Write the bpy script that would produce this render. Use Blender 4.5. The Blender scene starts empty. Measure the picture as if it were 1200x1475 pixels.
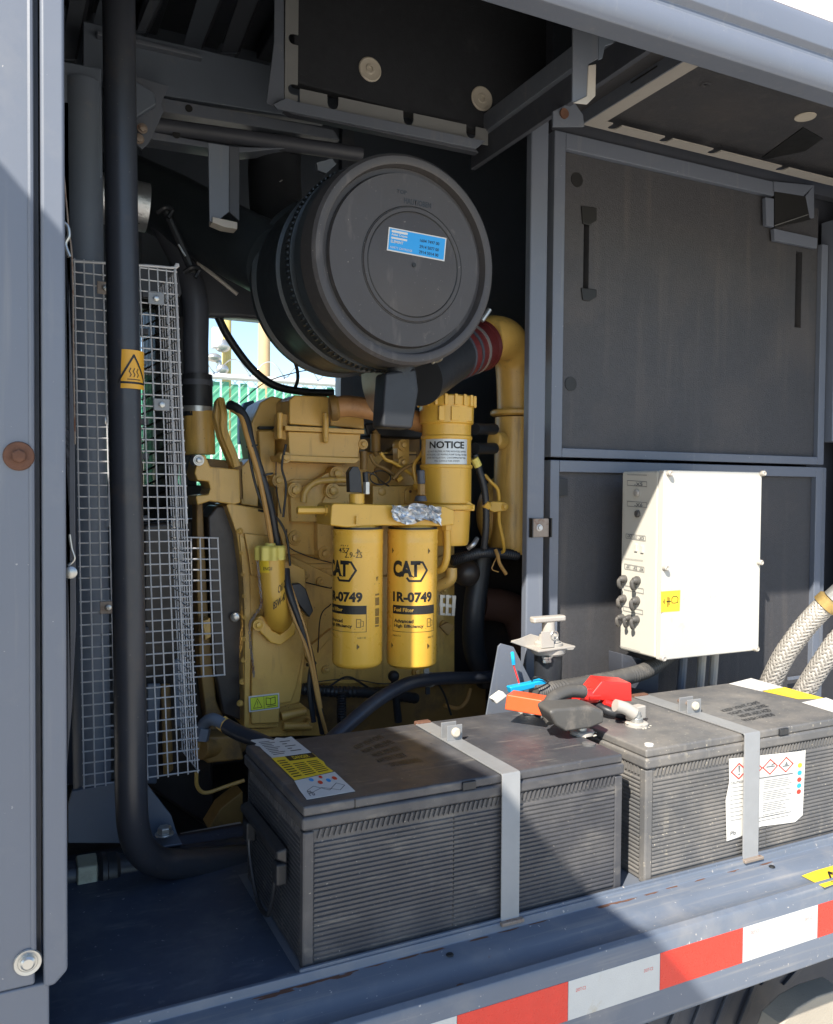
import bpy, bmesh, math, random
from mathutils import Vector, Matrix, Quaternion
random.seed(7)
R = math.radians
# ------------------------------------------------------------------ camera, sky, sun, exposure
FPX, YAW, PIT, ROL = 1211.1, .457306, .0275048, .0083972
FW = Vector((math.sin(YAW)*math.cos(PIT), math.cos(YAW)*math.cos(PIT), -math.sin(PIT)))
_r = Vector((math.cos(YAW), -math.sin(YAW), 0)); _u = _r.cross(FW)
RT = _r*math.cos(ROL) + _u*math.sin(ROL); UP = -_r*math.sin(ROL) + _u*math.cos(ROL)
scn = bpy.context.scene
cd = bpy.data.cameras.new('camera'); cam = bpy.data.objects.new('camera', cd)
scn.collection.objects.link(cam); scn.camera = cam
cd.sensor_fit = 'HORIZONTAL'; cd.sensor_width = 36; cd.lens = 36*FPX/1200
cd.clip_start = .02; cd.clip_end = 3000
cam.matrix_world = Matrix((RT, UP, -FW)).transposed().to_4x4()
TRAVEL = Vector((1.24, 1.0, -1.545)).normalized()          # the way the sunlight travels
sl = bpy.data.lights.new('sun', 'SUN'); sl.energy = 3.9; sl.angle = R(.5); sl.color = (1, .93, .82)
so = bpy.data.objects.new('sun', sl); scn.collection.objects.link(so)
so.rotation_euler = TRAVEL.to_track_quat('-Z', 'Y').to_euler()
w = bpy.data.worlds.new('World'); scn.world = w; w.use_nodes = True
nt = w.node_tree; sky = nt.nodes.new('ShaderNodeTexSky'); sky.sky_type = 'NISHITA'; sky.sun_disc = False
sky.sun_elevation = math.asin(-TRAVEL.z); sky.sun_rotation = math.atan2(-TRAVEL.x, -TRAVEL.y) % (2*math.pi)
bg = nt.nodes['Background']; bg.inputs[1].default_value = .095; sky.air_density = 1.0; sky.dust_density = .3; sky.ozone_density = 2.5; nt.links.new(sky.outputs[0], bg.inputs[0])
scn.view_settings.view_transform = 'Standard'; scn.view_settings.look = 'None'
scn.view_settings.exposure = 1.42; scn.view_settings.gamma = 1
scn.render.engine = 'CYCLES'; scn.cycles.max_bounces = 10; scn.cycles.diffuse_bounces = 6
GZ = -1.75                                                 # ground height (the camera is at height 0)

# ------------------------------------------------------------------ helpers
def at(px, py, y=None, x=None, z=None):
    """point of the real place seen at a photo pixel, on the plane y= / x= / z= (metres)"""
    d = FW + RT*((px-600)/FPX) - UP*((py-737.5)/FPX)
    k = y/d.y if y is not None else (x/d.x if x is not None else z/d.z)
    return d*k
def mpp(p): return Vector(p).dot(FW)/FPX                   # metres per photo pixel at a point
WO = {}
COL = scn.collection
class MB:
    def __init__(s): s.bm = bmesh.new()
    def _f(s, vs, sm=False):
        try: f = s.bm.faces.new(vs); f.smooth = sm
        except ValueError: pass
    def box(s, a, b):
        a, b = Vector(a), Vector(b)
        v = [s.bm.verts.new((x, y, z)) for x in (a.x, b.x) for y in (a.y, b.y) for z in (a.z, b.z)]
        for q in ((0,1,3,2),(4,6,7,5),(0,4,5,1),(2,3,7,6),(0,2,6,4),(1,5,7,3)): s._f([v[i] for i in q])
        return s
    def prism(s, pts, ext, holes=None):
        ext = Vector(ext); pts = [Vector(p) for p in pts]
        a = [s.bm.verts.new(p) for p in pts]; b = [s.bm.verts.new(p+ext) for p in pts]
        s._f(a); s._f(list(reversed(b))); n = len(a)
        for i in range(n): s._f([a[i], b[i], b[(i+1)%n], a[(i+1)%n]])
        return s
    def ring(s, c, ax, rad, n, up=None, sy=1):
        ax = Vector(ax).normalized(); t = Vector(up) if up else (Vector((0,0,1)) if abs(ax.z) < .9 else Vector((1,0,0)))
        u = (t - ax*t.dot(ax)).normalized(); v = ax.cross(u)
        return [s.bm.verts.new(Vector(c)+rad*(u*math.cos(2*math.pi*i/n)*sy + v*math.sin(2*math.pi*i/n))) for i in range(n)]
    def rings(s, rs, sm=True, cap=True):
        n = len(rs[0])
        for a, b in zip(rs, rs[1:]):
            for i in range(n): s._f([a[i], a[(i+1)%n], b[(i+1)%n], b[i]], sm)
        if cap: s._f(list(reversed(rs[0]))); s._f(rs[-1])
        return s
    def cyl(s, p0, p1, r0, r1=None, n=20, cap=True, sm=True):
        p0, p1 = Vector(p0), Vector(p1); r1 = r0 if r1 is None else r1
        return s.rings([s.ring(p0, p1-p0, r0, n), s.ring(p1, p1-p0, r1, n)], sm, cap)
    def lathe(s, o, ax, prof, n=48, cap=True):
        """prof: (distance along axis, radius)"""
        o, ax = Vector(o), Vector(ax).normalized()
        return s.rings([s.ring(o+ax*d, ax, max(r, 1e-4), n) for d, r in prof], True, cap)
    def tube(s, pts, r, n=14, steps=8, cap=True, ribs=0, rib=.0):
        P = smooth(pts, steps); rs = []; up = None; m = len(P)
        t = (P[1]-P[0]).normalized(); u = t.orthogonal().normalized()
        for i, p in enumerate(P):
            t2 = (P[min(i+1, m-1)]-P[max(i-1, 0)]).normalized()
            u = (u - t2*u.dot(t2)).normalized(); v = t2.cross(u)
            q = i/(m-1); rad = r(q) if callable(r) else r
            if ribs: rad *= 1+rib*(1 if i % 2 else -1)
            rs.append([s.bm.verts.new(p+rad*(u*math.cos(2*math.pi*k/n)+v*math.sin(2*math.pi*k/n))) for k in range(n)])
        return s.rings(rs, True, cap)
    def sphere(s, c, r, n=12, sc=(1,1,1)):
        m = Matrix.Translation(Vector(c)) @ Matrix.Diagonal((*sc, 1))
        res = bmesh.ops.create_uvsphere(s.bm, u_segments=n, v_segments=max(6, n//2), radius=r, matrix=m)
        for v in res['verts']:
            for f in v.link_faces: f.smooth = True
        return s
    def bolt(s, c, ax, r, h=None, flange=True):
        """a hexagon head, standing out along ax"""
        c, ax = Vector(c), Vector(ax).normalized(); h = h or r*.8
        if flange: s.rings([s.ring(c, ax, r*1.35, 18), s.ring(c+ax*h*.25, ax, r*1.3, 18)]); c = c+ax*h*.25
        s.rings([s.ring(c, ax, r, 6), s.ring(c+ax*h*.85, ax, r, 6), s.ring(c+ax*h, ax, r*.8, 6)], False)
        return s
    def build(s, name, mat, parent=None, bevel=0, seg=2, origin=None, sharp=35, weighted=True):
        bm = s.bm; bmesh.ops.recalc_face_normals(bm, faces=bm.faces)
        if not bm.verts: raise RuntimeError(name)
        lo = Vector([min(v.co[i] for v in bm.verts) for i in range(3)]); hi = Vector([max(v.co[i] for v in bm.verts) for i in range(3)])
        c = Vector(origin) if origin is not None else Vector(((lo.x+hi.x)/2, (lo.y+hi.y)/2, lo.z))
        for v in bm.verts: v.co -= c
        me = bpy.data.meshes.new(name); bm.to_mesh(me); bm.free()
        me.materials.append(mat); me.set_sharp_from_angle(angle=R(sharp))
        return link(name, me, parent, c, bevel, seg)
def link(name, me, parent, c, bevel=0, seg=2):
    o = bpy.data.objects.new(name, me); COL.objects.link(o); WO[o] = Vector(c)
    if parent is not None: o.parent = parent; o.location = WO[o]-WO[parent]
    else: o.location = c
    if bevel:
        for f in me.polygons: f.use_smooth = True
        m = o.modifiers.new('edge', 'BEVEL'); m.width = bevel; m.segments = seg; m.limit_method = 'ANGLE'; m.angle_limit = R(40); m.harden_normals = True
    return o
def smooth(pts, steps=8):
    P = [Vector(p) for p in pts]
    if len(P) < 3: return [P[0].lerp(P[-1], i/max(steps, 1)) for i in range(max(steps, 1)+1)]
    Q = [P[0]*2-P[1]]+P+[P[-1]*2-P[-2]]; out = []
    for i in range(1, len(Q)-2):
        a, b, c, d = Q[i-1:i+3]
        for k in range(steps):
            t = k/steps
            out.append(.5*((2*b)+(c-a)*t+(2*a-5*b+4*c-d)*t*t+(3*b-a-3*c+d)*t**3))
    return out+[P[-1]]
def tag(o, label=None, cat=None, group=None, kind=None):
    if label: o['label'] = label
    if cat: o['category'] = cat
    if group: o['group'] = group
    if kind: o['kind'] = kind
    return o
def thing(name, loc, label, cat, group=None):
    o = bpy.data.objects.new(name, None); COL.objects.link(o); o.location = loc; WO[o] = Vector(loc); o.empty_display_size = .02
    return tag(o, label, cat, group)
def copy_tree(o, delta, label, parent=None, root=True):
    c = o.copy(); COL.objects.link(c)
    if parent is not None: c.parent = parent
    if root: c.location = o.location+Vector(delta); c['label'] = label
    WO[c] = WO[o]+Vector(delta)
    for ch in [q for q in WO if q.parent == o]: copy_tree(ch, delta, None, c, False)
    return c
def pl(name, px, y, d, mat, parent=None, bevel=.002, seg=2):
    """outline given as photo pixels on the plane y, pushed back d metres"""
    return MB().prism([at(a, b, y=y) for a, b in px], (0, d, 0)).build(name, mat, parent, bevel, seg)
def plz(name, px, z, h, mat, parent=None, bevel=.0015):
    return MB().prism([at(a, b, z=z) for a, b in px], (0, 0, h)).build(name, mat, parent, bevel)

# ------------------------------------------------------------------ materials
def M(name, c, rough=.5, metal=0, var=.12, scale=9, bump=0, bscale=80, stain=None, spec=.5, coat=0, grime=None, streak=None, chips=None):
    """stain / grime = (colour, noise scale, threshold, softness, amount)"""
    m = bpy.data.materials.new(name); m.use_nodes = True; n = m.node_tree.nodes; L = m.node_tree.links
    b = n['Principled BSDF']; b.inputs['Roughness'].default_value = rough; b.inputs['Metallic'].default_value = metal
    b.inputs['Specular IOR Level'].default_value = spec
    if coat: b.inputs['Coat Weight'].default_value = coat; b.inputs['Coat Roughness'].default_value = .2
    g = n.new('ShaderNodeNewGeometry')
    def noise(sc, det=4, ro=.6):
        t = n.new('ShaderNodeTexNoise'); t.inputs['Scale'].default_value = sc; t.inputs['Detail'].default_value = det; t.inputs['Roughness'].default_value = ro
        L.new(g.outputs['Position'], t.inputs['Vector']); return t
    def mix(a, bb, fac, mode='MIX'):
        x = n.new('ShaderNodeMix'); x.data_type = 'RGBA'; x.blend_type = mode
        for sock, val in ((x.inputs['A'], a), (x.inputs['B'], bb), (x.inputs['Factor'], fac)):
            if hasattr(val, 'is_linked'): L.new(val, sock)
            elif isinstance(val, (tuple, list)): sock.default_value = (*val, 1)
            else: sock.default_value = val
        return x.outputs['Result']
    lo = tuple(max(0, v*(1-var)) for v in c); hi = tuple(min(1, v*(1+var)) for v in c)
    col = mix(lo, hi, noise(scale).outputs['Fac'])
    for st in (stain, grime):
        if st:
            sc, ssc, th, so_, am = st
            r = n.new('ShaderNodeMapRange'); L.new(noise(ssc, 7, .65).outputs['Fac'], r.inputs['Value'])
            r.inputs['From Min'].default_value = th; r.inputs['From Max'].default_value = th+so_; r.inputs['To Max'].default_value = am
            col = mix(col, sc, r.outputs['Result'])
    if streak:
        sc, s3, th, so_, am = streak
        mp = n.new('ShaderNodeMapping'); mp.inputs['Scale'].default_value = s3; L.new(g.outputs['Position'], mp.inputs['Vector'])
        t = n.new('ShaderNodeTexNoise'); t.inputs['Scale'].default_value = 1; t.inputs['Detail'].default_value = 5; L.new(mp.outputs['Vector'], t.inputs['Vector'])
        r = n.new('ShaderNodeMapRange'); L.new(t.outputs['Fac'], r.inputs['Value']); r.inputs['From Min'].default_value = th; r.inputs['From Max'].default_value = th+so_; r.inputs['To Max'].default_value = am
        col = mix(col, sc, r.outputs['Result'])
    if chips:
        sc, ssc, th, so_, am = chips
        r = n.new('ShaderNodeMapRange'); L.new(noise(ssc, 2, .5).outputs['Fac'], r.inputs['Value']); r.inputs['From Min'].default_value = th; r.inputs['From Max'].default_value = th+so_; r.inputs['To Max'].default_value = am
        col = mix(col, sc, r.outputs['Result'])
    L.new(col, b.inputs['Base Color'])
    rr = n.new('ShaderNodeMapRange'); L.new(noise(scale*3).outputs['Fac'], rr.inputs['Value'])
    rr.inputs['To Min'].default_value = max(0, rough-.12); rr.inputs['To Max'].default_value = min(1, rough+.12); L.new(rr.outputs['Result'], b.inputs['Roughness'])
    if bump:
        bp = n.new('ShaderNodeBump'); bp.inputs['Strength'].default_value = bump; bp.inputs['Distance'].default_value = .002
        L.new(noise(bscale, 5).outputs['Fac'], bp.inputs['Height']); L.new(bp.outputs['Normal'], b.inputs['Normal'])
    return m
RUST = (.16, .055, .025)
DUST = (.34, .29, .23)
m_canopy = M('canopy_paint', (.132, .150, .188), .42, var=.06, scale=5, bump=.05, bscale=300, stain=((.30, .29, .27), 14, .56, .2, .14), grime=(RUST, 60, .745, .03, .6), streak=((.30, .29, .27), (70, 70, 3), .60, .2, .3), chips=((.5, .48, .45), 190, .76, .03, .6))
m_sill = M('sill_paint', (.118, .142, .185), .42, var=.08, scale=12, bump=.05, bscale=200, stain=((.36, .33, .29), 9, .5, .22, .28), grime=(RUST, 38, .71, .04, .7), streak=((.33, .31, .28), (4, 120, 120), .56, .2, .4), chips=((.5, .46, .42), 150, .72, .03, .7))
m_frame = M('frame_paint', (.125, .142, .175), .45, var=.08, scale=8, bump=.04, bscale=200, grime=((.30, .28, .25), 22, .58, .2, .4), streak=((.24, .22, .20), (60, 60, 4), .58, .2, .35), chips=((.4, .37, .33), 200, .73, .03, .6))
m_deck = M('deck_paint', (.048, .064, .098), .5, var=.2, scale=10, bump=.06, bscale=120, stain=((.10, .115, .14), 9, .50, .2, .7), grime=((.24, .24, .24), 45, .64, .08, .4), streak=((.16, .17, .19), (16, 60, 40), .58, .15, .45), chips=((.35, .36, .38), 110, .72, .03, .7))
m_roof = M('roof_steel', (.13, .125, .12), .6, var=.2, scale=14, grime=((.25, .21, .16), 20, .5, .2, .5))
m_dark = M('dark_steel', (.055, .06, .075), .5, var=.2, scale=12, grime=((.12, .11, .10), 25, .58, .2, .4))
m_foam = M('foam', (.052, .052, .057), .55, var=.25, scale=120, bump=.8, bscale=340, stain=((.095, .083, .078), 4, .50, .25, .55), grime=((.16, .15, .14), 110, .69, .05, .45), streak=((.10, .09, .085), (30, 30, 2.5), .55, .2, .5))
m_corr = M('corrosion', (.45, .42, .36), .9, var=.3, scale=90, bump=.5, bscale=300)
m_foamk = M('foam_black', (.020, .022, .027), .9, var=.3, scale=25, bump=.5, bscale=300, grime=((.06, .06, .065), 14, .62, .15, .4))
m_bay = M('bay_flange_paint', (.21, .215, .215), .5, var=.1, scale=20)
m_black = M('black_rubber', (.018, .02, .024), .45, var=.2, scale=20, bump=.08, bscale=200, grime=((.07, .065, .06), 25, .6, .2, .4))
m_pipe = M('black_pipe_paint', (.030, .034, .044), .38, var=.2, scale=10, bump=.05, bscale=160, grime=((.10, .075, .055), 14, .56, .2, .45), chips=((.14, .13, .12), 180, .73, .03, .6))
m_afp = M('air_filter_plastic', (.050, .046, .046), .55, var=.12, scale=8, bump=.12, bscale=260, grime=((.17, .145, .125), 40, .66, .12, .45), streak=((.16, .14, .125), (50, 50, 12), .60, .14, .35), chips=((.26, .23, .2), 230, .73, .03, .6))
m_afb = M('air_filter_body', (.022, .028, .033), .38, var=.2, scale=12, bump=.05, bscale=180, grime=((.06, .06, .055), 20, .6, .2, .4))
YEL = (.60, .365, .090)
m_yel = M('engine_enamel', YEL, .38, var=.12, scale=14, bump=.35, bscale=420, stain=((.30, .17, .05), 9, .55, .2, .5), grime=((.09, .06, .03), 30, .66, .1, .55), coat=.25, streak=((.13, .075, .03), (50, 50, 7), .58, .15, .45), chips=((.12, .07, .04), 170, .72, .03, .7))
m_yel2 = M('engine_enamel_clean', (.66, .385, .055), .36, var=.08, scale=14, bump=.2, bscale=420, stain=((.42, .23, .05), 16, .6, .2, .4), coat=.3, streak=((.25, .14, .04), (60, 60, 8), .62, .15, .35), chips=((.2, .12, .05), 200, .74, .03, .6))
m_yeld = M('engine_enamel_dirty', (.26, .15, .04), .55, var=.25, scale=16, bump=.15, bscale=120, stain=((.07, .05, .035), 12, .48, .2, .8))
m_filt = M('filter_paint', (.80, .455, .060), .30, var=.05, scale=20, coat=.4)
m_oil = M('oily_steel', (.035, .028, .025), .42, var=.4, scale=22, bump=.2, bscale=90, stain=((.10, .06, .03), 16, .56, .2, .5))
m_batt = M('battery_plastic', (.052, .053, .060), .45, var=.2, scale=14, bump=.10, bscale=240, stain=((.16, .152, .145), 9, .46, .3, .5), grime=((.32, .29, .25), 70, .66, .10, .35), streak=((.24, .22, .19), (14, 90, 30), .60, .12, .35), chips=((.42, .38, .32), 240, .73, .03, .6))
m_batt2 = M('battery_plastic_dusty', (.098, .098, .100), .5, var=.2, scale=14, bump=.10, bscale=240, stain=((.27, .245, .215), 8, .42, .3, .6), grime=((.42, .37, .28), 60, .62, .12, .5), streak=((.32, .29, .24), (60, 60, 9), .62, .14, .35), chips=((.5, .45, .36), 220, .70, .03, .7))
m_ink = M('black_ink', (.012, .012, .012), .5, var=0)
m_grey_ink = M('grey_ink', (.14, .145, .15), .6, var=0)
m_paper = M('label_paper', (.60, .59, .56), .5, var=.05, scale=30)
m_silver = M('silver_label', (.55, .58, .60), .35, metal=.3, var=.05)
m_label_y = M('label_yellow', (.80, .55, .03), .45, var=.06)
m_warn_o = M('warning_orange', (.70, .36, .03), .45, var=.06)
m_warn_g = M('warning_green_yellow', (.62, .68, .04), .45, var=.05)
m_blue = M('label_blue', (.02, .30, .68), .4, var=.04)
m_red = M('tape_red', (.70, .035, .02), .3, var=.10, scale=60, bump=.25, bscale=600)
m_tape = M('tape_white', (.52, .53, .52), .35, var=.06, scale=50, bump=.25, bscale=600, grime=((.42, .36, .25), 18, .66, .08, .5))
m_orange = M('orange_plastic', (.72, .10, .025), .35, var=.06, coat=.2, grime=((.35, .2, .13), 30, .6, .2, .4))
m_redp = M('red_plastic', (.65, .025, .02), .32, var=.06, coat=.2, grime=((.4, .2, .16), 30, .62, .2, .4))
m_ltgrey = M('switch_grey', (.38, .355, .32), .5, var=.1, scale=30, grime=((.30, .25, .2), 40, .58, .2, .5))
m_box = M('box_cream', (.50, .49, .45), .5, var=.04, scale=6, grime=((.36, .33, .28), 22, .64, .1, .5), chips=((.25, .22, .18), 120, .75, .03, .6))
m_box2 = M('box_cream_side', (.54, .52, .455), .5, var=.04, scale=6, grime=((.40, .37, .32), 24, .66, .1, .4))
m_zinc = M('zinc', (.50, .50, .48), .35, metal=.75, var=.15, scale=40, grime=(RUST, 60, .68, .08, .5))
m_wire = M('galvanised_wire', (.52, .53, .55), .42, metal=.25, var=.25, scale=60, grime=((.20, .17, .14), 60, .5, .2, .4))
m_rust = M('rust', (.12, .055, .033), .85, var=.4, scale=80, bump=.5, bscale=200)
m_rusty = M('rusty_steel', (.28, .23, .19), .6, metal=.3, var=.3, scale=60, grime=(RUST, 50, .52, .1, .8))
m_hosered = M('silicone_red', (.10, .012, .012), .5, var=.2)
m_braid = M('braided_sleeve', (.38, .355, .32), .5, metal=.25, var=.2, scale=90, bump=.3, bscale=400)
m_brass = M('brass', (.55, .38, .14), .4, metal=.7, var=.15, scale=40)
m_fleece = M('foil', (.6, .62, .64), .32, metal=.85, var=.2, scale=60, bump=.6, bscale=260)
m_bluep = M('blue_plastic', (.01, .33, .62), .4, var=.05)
m_conduit = M('grey_conduit', (.075, .072, .068), .5, var=.15, scale=20, grime=((.22, .19, .16), 25, .52, .2, .5))
m_capy = M('cap_yellow', (.72, .60, .14), .5, var=.08, scale=30, grime=((.35, .28, .1), 40, .6, .1, .5))
m_tan = M('tan_sleeve', (.46, .25, .07), .55, var=.2, scale=40)
m_washer = M('washer_plastic', (.50, .45, .37), .6, var=.1, scale=30)
m_green = M('slat_green', (.08, .33, .20), .6, var=.3, scale=3)
m_fwire = M('fence_wire', (.25, .42, .33), .6)
m_wood = M('pole_wood', (.50, .36, .20), .8, var=.2, scale=4)
m_yelpole = M('pole_yellow', (.60, .46, .16), .6, var=.15, scale=3)
m_ground = M('ground', (.56, .51, .43), .9, var=.15, scale=1.2, bump=.3, bscale=40, stain=((.33, .30, .26), .8, .5, .2, .5))
m_pale_ground = M('pale_ground', (.36, .32, .26), .9, var=.15, scale=20, bump=.4, bscale=200)
m_fascia = M('fascia_paint', (.62, .63, .64), .4, var=.05, scale=4)
m_radiator = M('shroud_paint', (.125, .15, .19), .45, var=.12, scale=10, grime=((.25, .23, .2), 25, .6, .2, .4))

# ------------------------------------------------------------------ print: flat lettering laid on surfaces
_tc = {}
def text_geo(s, bold=.0, cuts=0):
    key = (s, bold, cuts)
    if key not in _tc:
        cu = bpy.data.curves.new('t', 'FONT'); cu.body = s; cu.size = 1; cu.offset = bold; cu.resolution_u = 3
        o = bpy.data.objects.new('t', cu); COL.objects.link(o)
        me = bpy.data.meshes.new_from_object(o.evaluated_get(bpy.context.evaluated_depsgraph_get()))
        if cuts:
            bb = bmesh.new(); bb.from_mesh(me); xs = [v.co.x for v in bb.verts]; a0, a1 = min(xs), max(xs)
            for i in range(1, cuts): bmesh.ops.bisect_plane(bb, geom=bb.verts[:]+bb.edges[:]+bb.faces[:], plane_co=(a0+(a1-a0)*i/cuts, 0, 0), plane_no=(1, 0, 0))
            bb.to_mesh(me); bb.free()
        V = [v.co.copy() for v in me.vertices]; F = [tuple(p.vertices) for p in me.polygons]
        bpy.data.objects.remove(o); bpy.data.curves.remove(cu); bpy.data.meshes.remove(me)
        x0 = min(v.x for v in V); x1 = max(v.x for v in V); y0 = min(v.y for v in V); y1 = max(v.y for v in V)
        _tc[key] = ([((v.x-x0)/(x1-x0), (v.y-y0)/(y1-y0)) for v in V], F)
    return _tc[key]
class Ink:
    """flat marks in the unit square of a label, mapped to the surface by fn(u, v)"""
    def __init__(s, fn, cuts=0): s.fn = fn; s.mb = MB(); s.cuts = cuts
    def text(s, t, u0, v0, u1, v1, bold=.02):
        P, F = text_geo(t, bold, s.cuts); bm = s.mb.bm
        vs = [bm.verts.new(s.fn(u0+(u1-u0)*a, v0+(v1-v0)*b)) for a, b in P]
        for f in F: s.mb._f([vs[i] for i in f])
        return s
    def poly(s, pts):
        s.mb._f([s.mb.bm.verts.new(s.fn(*p)) for p in pts]); return s
    def rect(s, u0, v0, u1, v1, n=1):
        for i in range(n):
            a = u0+(u1-u0)*i/n; b = u0+(u1-u0)*(i+1)/n
            s.poly([(a, v0), (b, v0), (b, v1), (a, v1)])
        return s
    def line(s, a, b, wd, asp=1):
        a, b = Vector((a[0], a[1]*asp)), Vector((b[0], b[1]*asp)); d = (b-a).normalized()*wd/2; p = Vector((-d.y, d.x)); a = a-d*.6; b = b+d*.6
        return s.poly([(q.x, q.y/asp) for q in (a-p, b-p, b+p, a+p)])
    def path(s, pts, wd, asp=1, closed=False):
        for a, b in zip(pts, pts[1:]+([pts[0]] if closed else [])): s.line(a, b, wd, asp) if (a != b) else None
        return s
    def build(s, name, mat, parent): return s.mb.build(name, mat, parent, sharp=180)
def quad(tl, tr, br, bl, off=(0, 0, 0)):
    tl, tr, br, bl, off = map(Vector, (tl, tr, br, bl, off))
    return lambda u, v: (bl.lerp(br, u)).lerp(tl.lerp(tr, u), v)+off
def decal(name, fn, mat, parent, thick, pts=None):
    pts = pts or [(0, 0), (1, 0), (1, 1), (0, 1)]
    return MB().prism([fn(*p) for p in pts], thick).build(name, mat, parent)

# ================================================================== ground and background outside
g = MB().box((-400, -400, GZ-.3), (400, 400, GZ)).build('ground', m_ground); tag(g, kind='structure')

def fence():
    Y = 8.0; t = thing('slatted_fence', at(400, 545, y=Y).xy.to_3d()+Vector((0, 0, GZ)), 'chain link fence filled with green slats beyond the open far side', 'fence')
    zt = at(400, 548, y=Y).z; x0 = at(120, 548, y=Y).x-1.5; x1 = at(560, 548, y=Y).x+2.0
    n = int((x1-x0)/.088); me = None
    for i in range(n):
        x = x0+i*.088
        if me is None:
            o = MB().box((x, Y, GZ+.05), (x+.066, Y+.01, zt-.06)).build('slat', m_green, t); me = o
        else:
            c = me.copy(); COL.objects.link(c); c.location = me.location+Vector((i*.088, 0, random.uniform(-.03, .04))); WO[c] = WO[me]
    b = MB()
    for s in (1, -1):                                       # diagonal wires of the chain link
        h = zt-GZ; k = -h
        while k < (x1-x0)+h:
            a = Vector((x0+k, Y-.012*s, GZ)); e = Vector((x0+k+s*h, Y-.012*s, zt))
            b.cyl(a, e, .0026, n=4, cap=False); k += .10
    b.build('wire', m_fwire, t)['kind'] = 'stuff'
    MB().cyl((x0, Y-.02, zt), (x1, Y-.02, zt), .03, n=10).build('top_rail', m_tape, t)
    bb = MB(); pts = []
    for i in range(260): a = i*.55; pts.append((x0+i*.03, Y-.02+.07*math.cos(a), zt+.10+.07*math.sin(a)))
    bb.tube(pts, .006, n=4, steps=2); bb.build('barbed_wire', m_zinc, t)
fence()

def pole(px0, px1, y, mat, top, label):
    a = at(px0, 500, y=y); b = at(px1, 500, y=y); r = (b.x-a.x)/2*.9; x = (a.x+b.x)/2
    t = thing('utility_pole', (x, y, GZ), label, 'utility pole', 'poles beyond the fence')
    MB().cyl((x, y, GZ), (x, y, top), r*1.08, r*.9, n=16).build('pole_shaft', mat, t)
    return t, x, r
t, x, r = pole(319, 334, 10.0, m_yelpole, 5.5, 'yellowish pole with a grey lamp and boxes, left in the gap')
for (u, v, s) in ((.09, 498, .09), (.07, 532, .07)):
    p = at(320, v, y=9.8); MB().sphere(p, s, 12, (1.1, .8, .9)).build('lamp_head', m_zinc, t)
p = at(313, 487, y=9.8); MB().box(p-Vector((.06, .05, .12)), p+Vector((.06, .05, .12))).build('junction_box', m_tape, t, .01)
p = at(308, 515, y=9.8); q = at(316, 524, y=9.8)
MB().tube([p, at(313, 520, y=9.8), q, at(315, 545, y=9.8)], .03, n=8).build('conduit', m_zinc, t)
MB().sphere(p, .09, 10, (1, .8, .6)).build('floodlight', m_zinc, t)
pole(371, 390, 12.0, m_wood, 6.5, 'thick pale wooden pole standing beside the yellow one')

# ================================================================== machine enclosure
E_ = 'enclosure panels around the engine bay'
ZD = -.689                                                 # deck height
d = MB().box((-.6, 1.113, ZD-.03), (2.6, 1.675, ZD)).build('deck_floor', m_deck); tag(d, kind='structure')

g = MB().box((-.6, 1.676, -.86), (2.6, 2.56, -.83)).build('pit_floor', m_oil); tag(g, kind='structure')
g = MB().box((-.6, 1.6755, -.829), (2.6, 1.69, ZD-.001)).build('pit_wall', m_oil); tag(g, kind='structure')

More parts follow.
